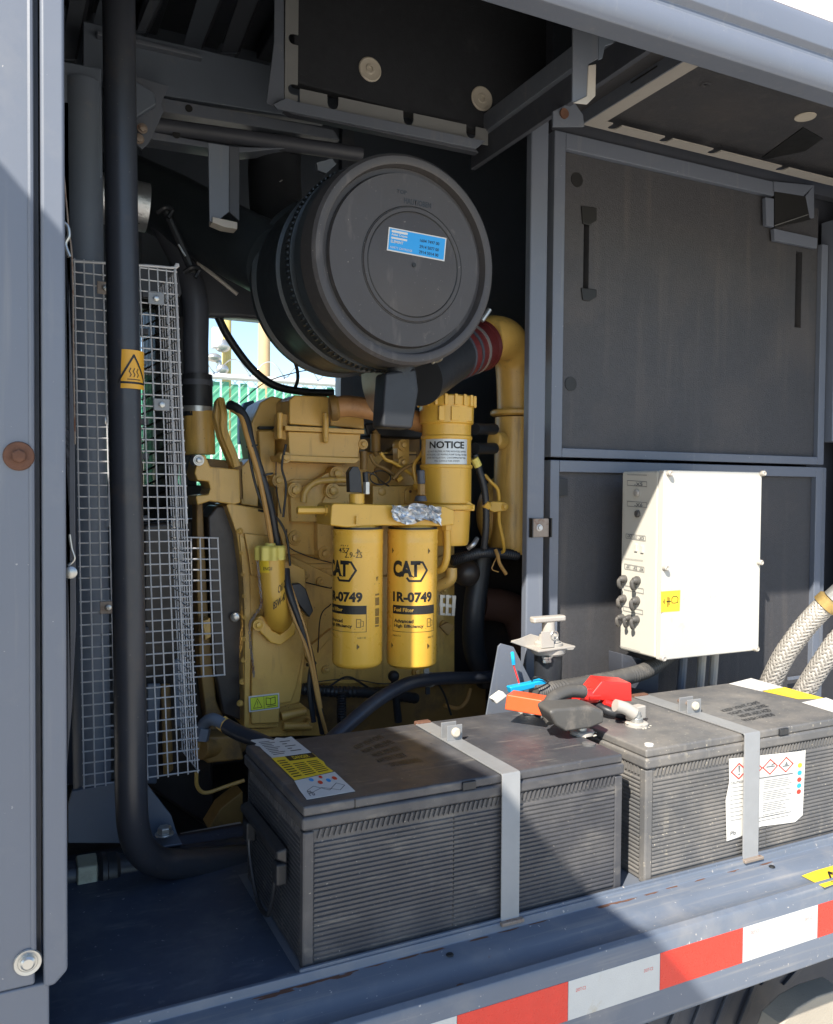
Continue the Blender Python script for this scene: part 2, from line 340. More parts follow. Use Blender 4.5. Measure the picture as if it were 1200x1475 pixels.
def sill():
    t = thing('sill_beam', (1.2, 1.05, -.86), 'grey folded steel sill carrying red and white reflective tape', 'sill beam')
    prof = [(1.118, -.682), (1.111, -.682), (1.108, -.694), (1.080, -.697), (1.066, -.7015), (1.056, -.7075), (1.030, -.7075), (1.0235, -.7035), (1.0135, -.7075), (1.010, -.716), (1.010, -.842), (1.014, -.846), (1.05, -.846), (1.118, -.75)]
    MB().prism([(-.05, y, z) for y, z in prof], (2.9, 0, 0)).build('beam', m_sill, t, .0015)
    # reflective tape: red and white pieces, each its own
    xs = [(.30, .566, 1), (.566, .756, 0), (.756, .941, 2), (.941, 1.123, 1), (1.123, 1.309, 2), (1.309, 1.50, 1), (1.50, 1.69, 2)]
    red = [(.28, .3865, 0), (.3865, .5665, 0), (.5665, .757, 1), (.757, .936, 0), (.936, 1.118, 1), (1.118, 1.302, 0), (1.302, 1.49, 1), (1.49, 1.68, 0)]
    for a, b, c in red:
        MB().box((a+.0004, 1.0094, -.796), (b-.0004, 1.0101, -.736)).build('red_tape' if c else 'white_tape', m_red if c else m_tape, t, .0003)
    for px, py in ((830, 1429), (928, 1401), (1082, 1346), (1160, 1327)):
        p = at(px, py, y=1.0092); fn = lambda u, v, p=p: p+Vector((u*.018, 0, v*.005))
        Ink(fn).text('DOT-C2', 0, 0, 1, 1, .0).build('print', m_red, t)
    # holes with rust, rust blisters, lip
    for px, py, z in ((648, 1376, -.6955), (1112, 1249, -.6955)):
        p = at(px, py, z=z); b = MB(); b.lathe(p+Vector((0, 0, .0022)), (0, 0, -1), [(0, .0048), (.001, .0058), (.0015, .0058)], 18); b.build('drain_hole', m_ink, t)
    p = at(664, 1420, z=-.7065); MB().sphere(p, .007, 12, (1, .8, .18)).build('rust_blister', m_rust, t)
    random.seed(3)
    b = MB()
    for k in range(34):                                     # chipped rusty edge below the batteries
        x = random.uniform(.30, 1.3) if k > 14 else random.uniform(.30, .62); y = 1.1065-abs(random.gauss(0, .003))
        pts = [(x+random.uniform(.008, .03)*math.cos(a)*.8, y+random.uniform(.0015, .004)*math.sin(a), -.6948+(1.108-y)*-.09+.0007) for a in [i*math.pi/4 for i in range(8)]]
        b.prism(pts, (0, 0, .0002))
    b.build('rust_edge', m_rust, t)
    fn = quad(at(1155, 1262, z=-.7065), at(1215, 1240, z=-.7065), at(1235, 1262, z=-.7065), at(1188, 1279, z=-.7065), (0, 0, .0006))
    o = decal('yellow_label', fn, m_label_y, t, (0, 0, .0004))
    k = Ink(lambda u, v: fn(u, v)+Vector((0, 0, .0006))); k.path([(.35, .25), (.5, .7), (.65, .25)], .05, closed=True); k.text('!', .48, .35, .52, .6); k.path([(.3+.0, .15), (.8, .15)], .04); k.build('print', m_ink, o)
    return t
sill()
# ribbed skirt under the sill, set back
YS = 1.30
t = thing('ribbed_mudguard', at(1050, 1460, y=YS), 'dark ribbed mudguard in shade under the sill, curved lower edge', 'mudguard')
pl('sheet', [(560, 1400), (1240, 1300), (1240, 1412), (1200, 1424), (1165, 1441), (1126, 1475), (1100, 1510), (1085, 1600), (560, 1600)], YS, .02, m_dark, t, .004)
for i in range(9):
    a = 870+i*33; pl('rib', [(a+38, 1370), (a+45, 1370), (a+3, 1480+(0 if i < 7 else -60)), (a-5, 1480+(0 if i < 7 else -60))], YS-.008, .0075, m_dark, t, .002)
# wheel seen at the bottom right corner
t = thing('road_wheel', (2.15, 1.35, GZ), 'grey tyre in the bottom right corner under the machine', 'wheel')
wc = at(1535, 1640, y=1.07)
MB().lathe(wc, (0, 1, 0), [(0, .26), (.0, .40), (.02, .44), (.05, .455), (.20, .455), (.23, .44), (.24, .26)], 64).build('tyre', M('tyre_rubber', (.07, .068, .066), .8, var=.15, grime=(DUST, 20, .45, .2, .6)), t, .004)
b = MB()
for i in range(60):
    a = i*2*math.pi/60; c = wc+Vector((.457*math.cos(a), .03, .457*math.sin(a)))
    b.cyl(c, c+Vector((0, .19, 0)), .009, n=5)
b.build('tread', m_conduit, t)['kind'] = 'stuff'
MB().lathe(wc, (0, 1, 0), [(.02, .05), (.05, .20), (.01, .25), (.01, .262), (.05, .262)], 40).build('rim', m_conduit, t)

t = thing('ground_standin', at(1160, 1480, y=1.12), 'added pale block standing in for sunlit ground, bottom right corner', 'block')  # block added where the sun reaches, in place of lit ground
pl('block', [(1110, 1520), (1126, 1476), (1150, 1452), (1178, 1436), (1215, 1424), (1215, 1560), (1110, 1560)], 1.14, .05, m_pale_ground, t, .004)

def post():
    t = thing('door_post', (0, 1.04, -1.0), 'grey door post with a rusty bolt and a clean bolt at the left', 'post')
    MB().box((-.45, 1.02, -.56), (.030, 1.075, 1.0)).build('outer_face', m_canopy, t, .003)
    MB().box((-.45, 1.0205, -1.05), (.0445, 1.075, -.5605)).build('lower_face', m_canopy, t, .003)
    MB().cyl((.0285, 1.0215, -.536), (.0285, 1.0215, 1.0), .0035, n=8).build('rolled_edge', m_canopy, t)
    MB().box((.032, 1.035, -.535), (.037, 1.075, 1.0)).build('groove', m_dark, t)
    MB().prism([(.0385, 1.012, 1.0), (.0625, 1.012, 1.0), (.0635, 1.012, -.548), (.050, 1.012, -.562), (.0385, 1.012, -.562)], (0, .035, 0)).build('door_stop', m_canopy, t, .004, 3)
    MB().box((.040, 1.0475, -.55), (.058, 1.16, 1.0)).build('inner_flange', m_dark, t, .002)
    b = MB(); b.lathe(at(27, 657, y=1.0205), (0, -1, 0), [(0, .0150), (.002, .0160), (.004, .0150), (.0045, .009)], 30)
    o = b.build('washer', m_rust, t); MB().bolt(at(27, 657, y=1.0165), (0, -1, 0), .0075, .006, False).build('bolt', m_rust, t, .001)
    b = MB(); b.lathe(at(40, 1385, y=1.0205), (0, -1, 0), [(0, .0140), (.0018, .0150), (.0036, .0140), (.0030, .0105), (.0025, .010)], 30)
    b.build('washer', m_zinc, t); MB().lathe(at(40, 1385, y=1.018), (0, -1, 0), [(0, .0075), (.005, .0078), (.007, .0055)], 20).build('bolt', m_zinc, t)
post()
t = thing('door_post', (2.5, 1.04, -1.0), 'grey door post closing the far right end of the enclosure', 'post')
MB().box((2.44, 1.02, -1.05), (2.62, 1.72, 1.0)).build('outer_face', m_canopy, t, .003)
# door hinge lip, latch cord and stay at the inner side of the post
t = thing('latch_cord', at(95, 400, y=1.25), 'thin cord and hook hanging behind the left door post', 'cord')
MB().tube([at(84, 150, y=1.3), at(90, 230, y=1.3), at(98, 320, y=1.3), at(104, 380, y=1.3), at(106, 520, y=1.3), at(108, 640, y=1.3)], .0012, n=6).build('cord', m_rusty, t)
MB().tube([at(90, 320, y=1.3), at(97, 326, y=1.3), at(99, 340, y=1.3), at(94, 352, y=1.3), at(100, 370, y=1.3)], .003, n=8).build('hook', m_zinc, t)
t = thing('spring_latch', at(101, 820, y=1.3), 'small steel spring latch low behind the left door post', 'latch')
MB().tube([at(100, 770, y=1.3), at(103, 790, y=1.3), at(107, 805, y=1.3), at(98, 815, y=1.3)], .002, n=8).build('spring', m_zinc, t)
MB().lathe(at(101, 824, y=1.3), (0, -1, 0), [(0, .008), (.01, .009), (.012, .006)], 16).build('knob', m_zinc, t)
# grey panel edge behind the post
pl('inner_door_edge', [(85, 150), (97, 330), (108, 640), (110, 900), (104, 1020), (96, 1110), (96, 150)], 1.33, .01, m_dark)
tag(bpy.data.objects['inner_door_edge'], 'narrow dark sheet edge standing just inside the left post', 'panel')

# ---- roof front rail, outer fascia, gull wing door that shades the left
t = thing('roof_rail', (1.3, 1.03, .70), 'pale blue grey folded rail along the front edge of the roof', 'rail')
prof = [(1.020, .700), (1.014, .708), (1.010, .722), (1.012, .742), (1.018, .750), (1.018, .758), (1.010, .766), (1.008, .80), (1.016, .817), (1.06, .817), (1.06, .700)]
MB().prism([(-.6, y, z) for y, z in prof], (3.2, 0, 0)).build('rail_profile', m_canopy, t, .0015)
MB().box((-.3, 1.020, .8175), (2.6, 1.0245, .8205)).build('seam', m_rust, t)
t = thing('outer_fascia', (1.3, 1.03, .82), 'sunlit white panel above the roof rail at the upper right', 'panel')
MB().box((-.3, 1.028, .821), (2.6, 1.06, 1.15)).build('sheet', m_fascia, t, .003)
# the raised door: its right edge lies on the shadow edge seen across batteries and sill
hx = -.474
t = thing('raised_door', (hx-1, 1.0, .85), 'raised gull wing door out of view that shades the left side', 'door')
MB().prism([(hx, 1.0, .85), (hx, -1.6, 1.191), (hx-4.0, -1.6, 1.191), (hx-4.0, 1.0, .85)], (0, 0, .04)).build('door_panel', m_canopy, t)

# ---- far side wall with the opening to the outside
YB = 2.5
t = thing('far_side_frame', (1, YB, ZD), 'dark blue far side frame around the opening behind the engine', 'frame')
xl = at(203, 500, y=YB).x; xr = at(491, 560, y=YB).x; zt = at(345, 458, y=YB).z; zb = at(400, 700, y=YB).z
MB().box((-1.0, YB, -.86), (xl, YB+.05, 1.4)).build('left_sheet', m_radiator, t)
MB().box((xr, YB, -.86), (2.6, YB+.05, 1.4)).build('right_sheet', m_radiator, t)
MB().box((xl+.001, YB, zt), (xr-.001, YB+.05, 1.4)).build('head_sheet', m_radiator, t)
MB().box((xl+.001, YB, -.86), (xr-.001, YB+.05, zb)).build('lower_sheet', m_dark, t)
MB().box((xr-.012, YB-.03, ZD), (xr+.03, YB-.002, 1.4)).build('edge_angle', m_frame, t, .002)
# side and roof enclosure
t = thing('end_wall', (-.6, 1.8, ZD), 'dark end wall closing the left end of the engine bay', 'wall')
MB().box((-.62, 1.08, ZD), (-.60, 2.5, 1.4)).build('sheet', m_dark, t)
MB().box((-.60, 1.08, -1.0), (-.46, 1.10, 1.4)).build('return_sheet', m_dark, t)
t = thing('roof_sheet', (1, 1.8, .98), 'dark ribbed roof sheet over the engine', 'roof')
MB().box((-.62, 1.06, 1.30), (2.62, 2.6, 1.33)).build('sheet', m_dark, t)
MB().box((-.62, 1.065, .9), (2.62, 1.075, 1.299)).build('front_sheet', m_dark, t)
for i in range(9):
    x = -.35+i*.17
    o = MB().box((x, 1.10, 1.25), (x+.06, 2.45, 1.2995)).build('rib', m_dark, t, .006)

# ---- roof: central foam bay with notched flange
t = thing('foam_baffle', at(560, 120, y=1.70), 'black foam baffle with round washers and a notched steel flange, top centre', 'baffle')
YF = 1.70
FP = lambda px, py, dy=0: at(px, py, y=YF+dy)
MB().prism([FP(a, b) for a, b in ((420, -90), (1010, -90), (1010, 168), (698, 190), (425, 118))], (0, .03, 0)).build('foam', m_foamk, t, .004)
def notch_plate(name, a, b, inward, wdt, th, cuts, mat, parent, rr=.0125, dp=.016):
    """flat strip from a to b, notched on its inward edge; th = thickness vector"""
    a, b, n = Vector(a), Vector(b), Vector(inward).normalized(); L = (b-a); pts = [a, b, b+n*wdt]; e = L.normalized()
    for c in reversed(cuts):
        cx = a+L*c
        pts += [cx+n*wdt+e*rr]+[cx+n*(wdt-dp)+e*rr*math.cos(q)-n*rr*math.sin(q) for q in [k*math.pi/6 for k in range(7)]]+[cx+n*wdt-e*rr]
    pts += [a+n*wdt]
    MB().prism(pts, th).build(name, mat, parent)
A0, A1 = FP(432, 153, -.012), FP(703, 209, -.012)
notch_plate('notched_flange', A0, A1, (0, 0, 1), .036, (0, .003, 0), [.16, .55, .90], m_bay, t)
B0, B1 = FP(410, 142, -.010), FP(412, -90, -.010)
notch_plate('side_flange', B0, B1, (1, 0, 0), .028, (0, .003, 0), [.07, .385, .8], m_bay, t, .011, .010)
MB().prism([FP(a, b, -.011) for a, b in ((384, 148), (395, 60), (396, -90), (409, -90), (409, 142), (396, 154))], (0, .004, 0)).build('side_web', m_frame, t, .001)
MB().prism([FP(a, b, -.030) for a, b in ((394, 150), (412, 141), (432, 147), (700, 203), (686, 214), (400, 157))], (0, .006, 0)).build('flange_bevel', m_frame, t, .001)
MB().prism([FP(a, b, -.024) for a, b in ((410, 157), (686, 215), (690, 220), (420, 164))], (0, .02, 0)).build('lower_fold', m_dark, t, .001)
for px, py in ((533, 100), (694, 142), (765, 0)):
    c = FP(px, py, -.001); rr = 17.3*mpp(c)
    MB().lathe(c, (0, -1, 0), [(-.002, rr), (.0015, rr), (.003, rr*.9), (.0018, rr*.78), (.0022, rr*.42), (.004, rr*.36), (.004, rr*.22), (.001, rr*.2)], 36).build('washer', m_washer, t)

# ---- beam that runs from the filter's rear corner to the front edge
t = thing('cross_beam', (1.0, 1.4, .74), 'dark grey roof beam running from the bay corner to the front rail', 'beam')
p = at(684, 240, y=1.76); bx = p.x
prof = [(0, 0), (.05, 0), (.05, .09), (.046, .09), (.046, .004), (.0, .004)]
MB().box((bx, 1.065, p.z), (bx+.012, 1.78, p.z+.055)).build('web', m_dark, t, .001)
MB().box((bx-.012, 1.065, p.z+.0555), (bx+.03, 1.78, p.z+.0985)).build('upper_web', m_frame, t, .001)
MB().box((bx+.0125, 1.45, p.z+.030), (bx+.05, 1.75, p.z+.034)).build('ledge', m_dark, t)

# ---- left roof beams
t = thing('rear_roof_beam', at(300, 100, y=1.95), 'dark deep beam crossing the upper left under the roof', 'beam')
pl('web', [(120, 30), (200, 50), (395, 95), (470, 115), (470, 175), (240, 138), (120, 112)], 1.86, .03, m_radiator, t)
pl('lower_flange', [(225, 139), (480, 186), (490, 202), (233, 160)], 1.85, .05, m_frame, t)
MB().cyl(at(200, 178, y=1.84), at(520, 222, y=1.84), .017, n=20).build('tube', m_dark, t)
pl('foot_flange', [(213, 188), (330, 211), (420, 213), (345, 220), (210, 199)], 1.83, .05, m_frame, t)
pl('upper_lip', [(140, 44), (200, 56), (290, 78), (292, 84), (196, 62), (140, 50)], 1.84, .02, m_frame, t)
for px, py in ((272, 156), (254, 194)):
    MB().lathe(at(px, py, y=1.829 if py > 180 else 1.849), (0, -1, 0), [(0, .008), (.0006, .008)], 16).build('hole', m_ink, t)
t = thing('gusset_bracket', at(215, 160, y=1.8), 'notched triangular gusset joining beam and pipe at the upper left', 'bracket')
pl('plate', [(190, 108), (243, 124), (232, 150), (236, 160), (215, 205), (205, 215), (188, 200)], 1.80, .006, m_frame, t, .001)
pl('cover', [(150, 112), (196, 116), (222, 132), (226, 150), (195, 170), (150, 180)], 1.77, .02, m_radiator, t, .004)
for px, py in ((205, 185), (200, 200)): MB().bolt(at(px, py, y=1.79), (0, -1, 0), .008).build('bolt', m_rusty, t)
t = thing('hanging_channel', at(320, 320, y=2.0), 'pale open channel hanging down behind the air filter duct', 'bracket')
pl('side', [(300, 205), (330, 210), (330, 305), (308, 322), (302, 318)], 1.60, .005, m_frame, t, .001)
pl('back', [(330, 210), (345, 212), (345, 318), (330, 305)], 1.62, .005, m_dark, t, .001)
pl('foot', [(306, 312), (342, 320), (342, 330), (323, 327), (306, 320)], 1.595, .03, m_ltgrey, t, .001)
for k, (a, b) in enumerate((((100, 0), (88, 85)), ((143, 0), (118, 85)), ((215, 0), (197, 45)), ((290, -20), (262, 70)), ((350, -20), (318, 75)))):
    t = thing('roof_strut', at(*b, y=2.0), ['pale roof strut nearest the left post, upper left', 'second slanting roof strut left of the black pipe', 'slanting roof strut right of the black pipe top', 'wide slanting roof strut above the deep beam', 'rightmost slanting roof strut above the deep beam'][k], 'strut', 'slanting struts under the roof')
    w_ = (24, 18, 16, 34, 30)[k]
    pl('strut', [(a[0], a[1]), (a[0]+w_, a[1]), (b[0]+w_*.8, b[1]), (b[0], b[1])], 1.98+.01*k, .01, m_radiator if k % 2 else m_frame, t, .001)
    pl('fold', [(a[0]+w_, a[1]), (a[0]+w_+5, a[1]), (b[0]+w_*.8+4, b[1]), (b[0]+w_*.8, b[1])], 2.0+.01*k, .03, m_dark, t, .001)

# ---- partition wall: post, frames, foam panels
YP = 1.65
def partition():
    t = thing('partition_post', at(765, 900, y=1.62).xy.to_3d()+Vector((0, 0, ZD)), 'grey upright post between the engine and the foam panels', 'post')
    xa = at(759.5, 750, y=1.60).x; xb = at(784, 750, y=1.60).x; zt = at(766, 165, y=1.60).z
    MB().box((xa, 1.60, ZD), (xb, 1.622, zt)).build('post', m_canopy, t, .004, 3)
    c = at(775, 760, y=1.5985); b = MB().box(c+Vector((-.022, -.006, -.021)), c+Vector((.026, .001, .021))).build('clip', m_rusty, t, .001)
    MB().bolt(c+Vector((.0, -.006, 0)), (0, -1, 0), .006, .005).build('screw', m_paper, b)
    for dx in (-.0235, .028): MB().box(c+Vector((dx, -.012, -.022)), c+Vector((dx+.003, .001, .022))).build('fin', m_ink, b)
    t2 = thing('wall_panel', at(990, 640, y=YP), 'large upper foam lined panel in a grey frame with slots', 'panel')
    X0 = at(790, 640, y=YP).x; X1 = at(1183, 640, y=YP).x; Z0 = at(988, 664, y=YP).z; Z1 = at(800, 190, y=YP).z
    iw = .026
    fx0 = at(808, 500, y=YP).x
    MB().box((X0, YP-.010, Z0), (fx0, YP+.02, Z1)).build('left_stile', m_canopy, t2, .002)
    MB().box((fx0+.0004, YP-.010, Z0), (X1-iw-.0004, YP+.02, Z0+.022)).build('bottom_rail', m_canopy, t2, .002)
    MB().box((X1-iw, YP-.010, Z0), (X1, YP+.02, Z1-.14)).build('right_stile', m_canopy, t2, .002)
    MB().box((fx0+.0004, YP-.010, Z1-.038), (at(1113, 270, y=YP).x, YP+.02, Z1)).build('top_rail', m_canopy, t2, .002)
    # foam with real slots: tiles around the slots
    fy = YP+.004
    FX1 = X1-iw-.001; FZ0 = Z0+.023; FZ1 = Z1-.039
    s1 = (at(840, 400, y=fy).x, at(848, 400, y=fy).x); s2 = (at(1146, 400, y=fy).x, at(1155, 400, y=fy).x)
    sz = (at(850, 432, y=fy).z, at(850, 300, y=fy).z); sz2 = (at(1150, 472, y=fy).z, at(1150, 362, y=fy).z)
    b = MB()
    b.box((fx0+.001, fy, FZ0), (s1[0], fy+.03, FZ1)); b.box((s1[0], fy, sz[1]), (s2[0], fy+.03, FZ1)); b.box((s1[0], fy, FZ0), (s1[1], fy+.03, sz[0]))
    b.box((s1[1], fy, FZ0), (s2[0], fy+.03, sz[1])); b.box((s2[0], fy, FZ0), (s2[1], fy+.03, sz2[0])); b.box((s2[0], fy, sz2[1]), (s2[1], fy+.03, FZ1)); b.box((s2[1], fy, FZ0), (FX1, fy+.03, FZ1))
    bmesh.ops.remove_doubles(b.bm, verts=b.bm.verts, dist=1e-5)
    b.build('foam', m_foam, t2)
    MB().box((fx0, fy+.031, FZ0), (FX1, fy+.035, FZ1)).build('backing', m_ink, t2)
    for px, py, h in ((850, 310, 14), (850, 424, 10)):
        MB().prism([at(px-12, py-h, y=fy-.004), at(px+10, py-h+3, y=fy-.004), at(px+10, py+h-6, y=fy-.004), at(px, py+h, y=fy-.004), at(px-10, py+h-2, y=fy-.004)], (0, .006, 0)).build('slot_pocket', m_ink, t2, .002)
    for px, py in ((831, 259), (822, 553)):
        MB().lathe(at(px, py, y=fy), (0, -1, 0), [(0, .0175), (.0016, .0170), (.0016, .001)], 26).build('foam_hole', m_ink, t2)  # black discs stand in for the shade inside round holes
    # latch opening in the upper right corner
    fr = MB(); yl = YP-.014
    fr.prism([at(a, b_, y=yl) for a, b_ in ((1103, 284), (1115, 286), (1115, 327), (1104, 324))], (0, .012, 0))
    fr.prism([at(a, b_, y=yl) for a, b_ in ((1115, 329), (1178, 343), (1177, 358), (1116, 346))], (0, .012, 0))
    fr.prism([at(a, b_, y=yl) for a, b_ in ((1115, 261), (1173, 267), (1158, 282), (1115, 275))], (0, .010, 0))
    fr.prism([at(a, b_, y=yl) for a, b_ in ((1161, 282), (1173, 266), (1173, 314), (1167, 314))], (0, .012, 0))
    fr.build('latch_frame', m_canopy, t2, .001)
    MB().prism([at(a, b_, y=YP-.0125) for a, b_ in ((1116, 276), (1160, 283), (1168, 316), (1116, 328))], (0, .01, 0)).build('latch_opening', m_ink, t2)
    MB().cyl(at(1116, 325, y=YP-.018), at(1164, 309, y=YP-.018), .0012, n=6).build('latch_rod', m_zinc, t2)
    # right return post
    t3 = thing('right_post', at(1190, 600, y=YP).xy.to_3d()+Vector((0, 0, ZD)), 'grey folded post at the right edge beside the foam panels', 'post')
    MB().box((X1+.006, YP-.03, at(1190, 637, y=YP).z), (X1+.05, YP+.02, Z1-.07)).build('fold', m_canopy, t3, .002)
    MB().box((X1+.058, YP-.05, ZD), (X1+.30, YP-.02, Z1+.05)).build('sheet', m_frame, t3, .002)
    t4 = thing('wall_panel', at(990, 900, y=YP).xy.to_3d()+Vector((0, 0, ZD)), 'lower foam lined panel behind the cream control box', 'panel')
    ZT = at(988, 668, y=YP).z
    MB().box((X0, YP-.010, ZD), (fx0-.006, YP+.02, ZT)).build('left_stile', m_canopy, t4, .002)
    MB().box((fx0-.0056, YP-.010, ZT-.028), (X1-.03, YP+.02, ZT)).build('top_rail', m_canopy, t4, .002)
    MB().box((X1-.0296, YP-.010, ZD), (X1-.004, YP+.02, ZT)).build('right_stile', m_canopy, t4, .002)
    MB().box((X1-.002, YP+.0, ZD), (X1+.025, YP+.02, ZT)).build('outer_stile', m_frame, t4, .002)
    MB().box((fx0-.0054, YP+.006, ZD), (X1-.030, YP+.03, ZT-.0285)).build('foam', m_foam, t4)
    c = at(1145, 976, y=YP-.01); MB().box(c+Vector((-.03, -.004, -.004)), c+Vector((.04, 0, .004))).build('clip', m_canopy, t4)
    MB().prism([at(a, b_, y=YP-.002) for a, b_ in ((803, 687), (818, 690), (818, 714), (803, 715))], (0, .006, 0)).build('pad', m_black, t4, .001)
    # wall above, up to the roof
    t5 = thing('header_plate', at(1000, 220, y=1.64), 'dark header plate between the upper panel and the roof', 'plate')
    MB().box((X0, 1.652, Z1+.0005), (X1+.3, 1.68, 1.29)).build('plate', m_dark, t5)
    MB().prism([at(a, b_, y=1.40) for a, b_ in ((797, 160), (826, 145), (840, 165), (842, 182), (797, 182))], (0, .006, 0)).build('gusset', m_frame, t5, .001)
    MB().lathe(at(812, 164, y=1.399), (0, -1, 0), [(0, .010), (.004, .010), (.003, .006)], 20).build('rusty_bolt', m_rust, t5)
    return X0, X1, Z1
X0, X1, Z1 = partition()

# ---- right part of the roof
t = thing('right_roof_panel', at(1020, 200, z=.90), 'stained foam roof panel over the batteries with a bright disc', 'ceiling panel')
zr = .870
MB().box((bx+.075, 1.065, zr), (2.5, 1.625, zr+.03)).build('foam', m_foam, t, .004)
zs = .842
S0 = at(842, 180, z=zs); S1 = at(1200, 268, z=zs); sy = (S0.y+S1.y)/2
notch_plate('notched_flange', (S0.x-.004, sy, zs), (2.4, sy, zs), (0, -1, 0), .034, (0, 0, .003), [.06, .19, .32, .52, .75], m_ltgrey, t)
b_ = MB(); a = at(842, 178, z=zs-.002); c = at(1012, 78, z=zs-.002)
b_.prism([a, a+Vector((.038, 0, 0)), Vector((a.x+.038, 1.07, zs-.002)), Vector((a.x, 1.07, zs-.002))], (0, 0, .003)); b_.build('side_flange', m_ltgrey, t)
MB().box((a.x-.004, 1.07, zs-.002), (a.x-.0005, sy, zs+.06)).build('side_web', m_frame, t)
MB().box((a.x-.0055, 1.34, zs+.018), (a.x-.0042, 1.42, zs+.021)).build('slot', m_ink, t)
MB().lathe((a.x-.0042, 1.39, zs+.034), (-1, 0, 0), [(0, .006), (.001, .006)], 14).build('hole', m_ink, t)
c = at(1160, 168, z=zr-.001); MB().lathe(c, (0, 0, -1), [(0, .024), (.002, .023), (.001, .008)], 30).build('washer', m_washer, t)
c = [at(p, q, z=zr-.002) for p, q in ((1098, 227), (1157, 184), (1185, 200), (1160, 218), (1100, 230))]
MB().prism(c, (0, 0, .003)).build('torn_patch', m_ink, t)
c = at(1016, 122, z=zr-.001); MB().lathe(c, (0, 0, -1), [(0, .012), (.0015, .008), (.0, .003)], 14).build('dimple', m_foam, t)
# bracket hanging from the beam
t = thing('door_stay_bracket', at(850, 100, y=1.5), 'stepped sheet bracket hanging under the roof above the post', 'bracket')
yb2 = 1.17
pl('plate', [(826, 10), (862, 20), (862, 84), (848, 92), (848, 140), (840, 148), (825, 146)], yb2, .004, m_frame, t, .001)
pl('fold', [(862, 22), (884, 40), (884, 62), (872, 66), (868, 84), (862, 86)], yb2+.006, .004, m_radiator, t, .001)
pl('foot', [(848, 94), (859, 92), (858, 138), (846, 150), (826, 148), (846, 138)], yb2-.002, .003, m_ltgrey, t, .001)

# ================================================================== batteries
BZ0, BZ1, BY0, BY1 = -.687, -.451, 1.121, 1.444
def battery(x0, x1, mat, label):
    t = thing('battery', ((x0+x1)/2, (BY0+BY1)/2, BZ0), label, 'battery')
    zr = -.486                                              # underside of the lid
    MB().box((x0+.006, BY0+.006, BZ0), (x1-.006, BY1-.006, zr)).build('case', mat, t, .004, 3)
    # horizontal moulded ribs on front and both ends
    b = MB(); n = 24; z0 = BZ0+.010; z1 = zr-.018; h = (z1-z0)/n
    for i in range(n):
        z = z0+i*h
        q = [(0, 0), (.0028, h*.22), (.0028, h*.55), (0, h*.78)]
        segs = [(x0+.020, x0+.245), (x0+.247, x1-.020)] if x0 < .9 else [(x0+.020, x0+.30), (x0+.302, x1-.020)]
        for (a, c) in segs: b.prism([(a, BY0+.0062-d, z+e) for d, e in q], (c-a, 0, 0))
        b.prism([(x0+.0062-d, BY0+.02, z+e) for d, e in q], (0, BY1-BY0-.04, 0))
    b.build('side_ribs', mat, t)['kind'] = 'stuff'
    for xx in (x0+.0035, x1-.0195): MB().box((xx, BY0+.0025, BZ0), (xx+.016, BY0+.012, zr-.002)).build('corner_rib', mat, t, .003, 3)
    MB().box((x0+.0025, BY0+.0035, BZ0), (x0+.010, BY0+.018, zr-.002)).build('corner_rib', mat, t, .002)
    # slanting fins under the lid
    b = MB(); k = x0+.024
    while k < x1-.025:
        b.prism([(k, BY0+.0062, zr-.014), (k+.003, BY0+.0062, zr-.014), (k+.0075, BY0+.0062, zr-.0005), (k+.0045, BY0+.0062, zr-.0005)], (0, -.0034, 0)); k += .0085
    k = BY0+.022
    while k < BY1-.03:
        b.prism([(x0+.0062, k, zr-.014), (x0+.0062, k+.003, zr-.014), (x0+.0062, k+.0055, zr-.0005), (x0+.0062, k+.0025, zr-.0005)], (-.0034, 0, 0)); k += .0085
    b.build('lid_fins', mat, t)['kind'] = 'stuff'
    MB().box((x0+.0005, BY0+.0005, zr), (x1-.0005, BY1, -.4665)).build('lid_skirt', mat, t, .005, 3)
    ls = x0+.078 if x0 < .9 else x1-.11
    b = MB().box((x0+.0032, BY0+.0035, -.4664), (x1-.0032, BY1-.003, BZ1)); lid = b.build('lid', mat, t, .004, 3)
    return t, lid
LB, lid1 = battery(.376, .955, m_batt, 'large black battery with a torn yellow and white label, nearest the post')
RB, lid2 = battery(1.000, 1.602, m_batt2, 'large dusty battery at the right with a white hazard sticker on its front')
def emb(t, lidmat, pxs, rows, z, mat):
    fn = quad(*[at(a, b, z=z) for a, b in pxs], (0, 0, .0004)); k = Ink(fn)
    for s, u0, v0, u1, v1 in rows: k.text(s, u0, v0, u1, v1, .03)
    k.build('moulded_lettering', mat, t)
emb(LB, 0, ((505, 1074), (545, 1055), (615, 1098), (560, 1106)), [('KEEP VENT CAPS', 0, .82, .95, .95), ('TIGHT AND LEVEL', .0, .62, 1, .75), ('NEVER ADD ACID', .1, .42, .9, .55), ('BATTERY POST', .0, .22, .8, .35), ('LEAD WASH HANDS', .1, .02, .95, .15)], BZ1, m_black)
emb(LB, 0, ((598, 1072), (668, 1058), (690, 1075), (610, 1090)), [('', 0, 0, 0, 0)][:0] or [('CAUTION', .05, .5, .5, .9)], BZ1, m_batt)
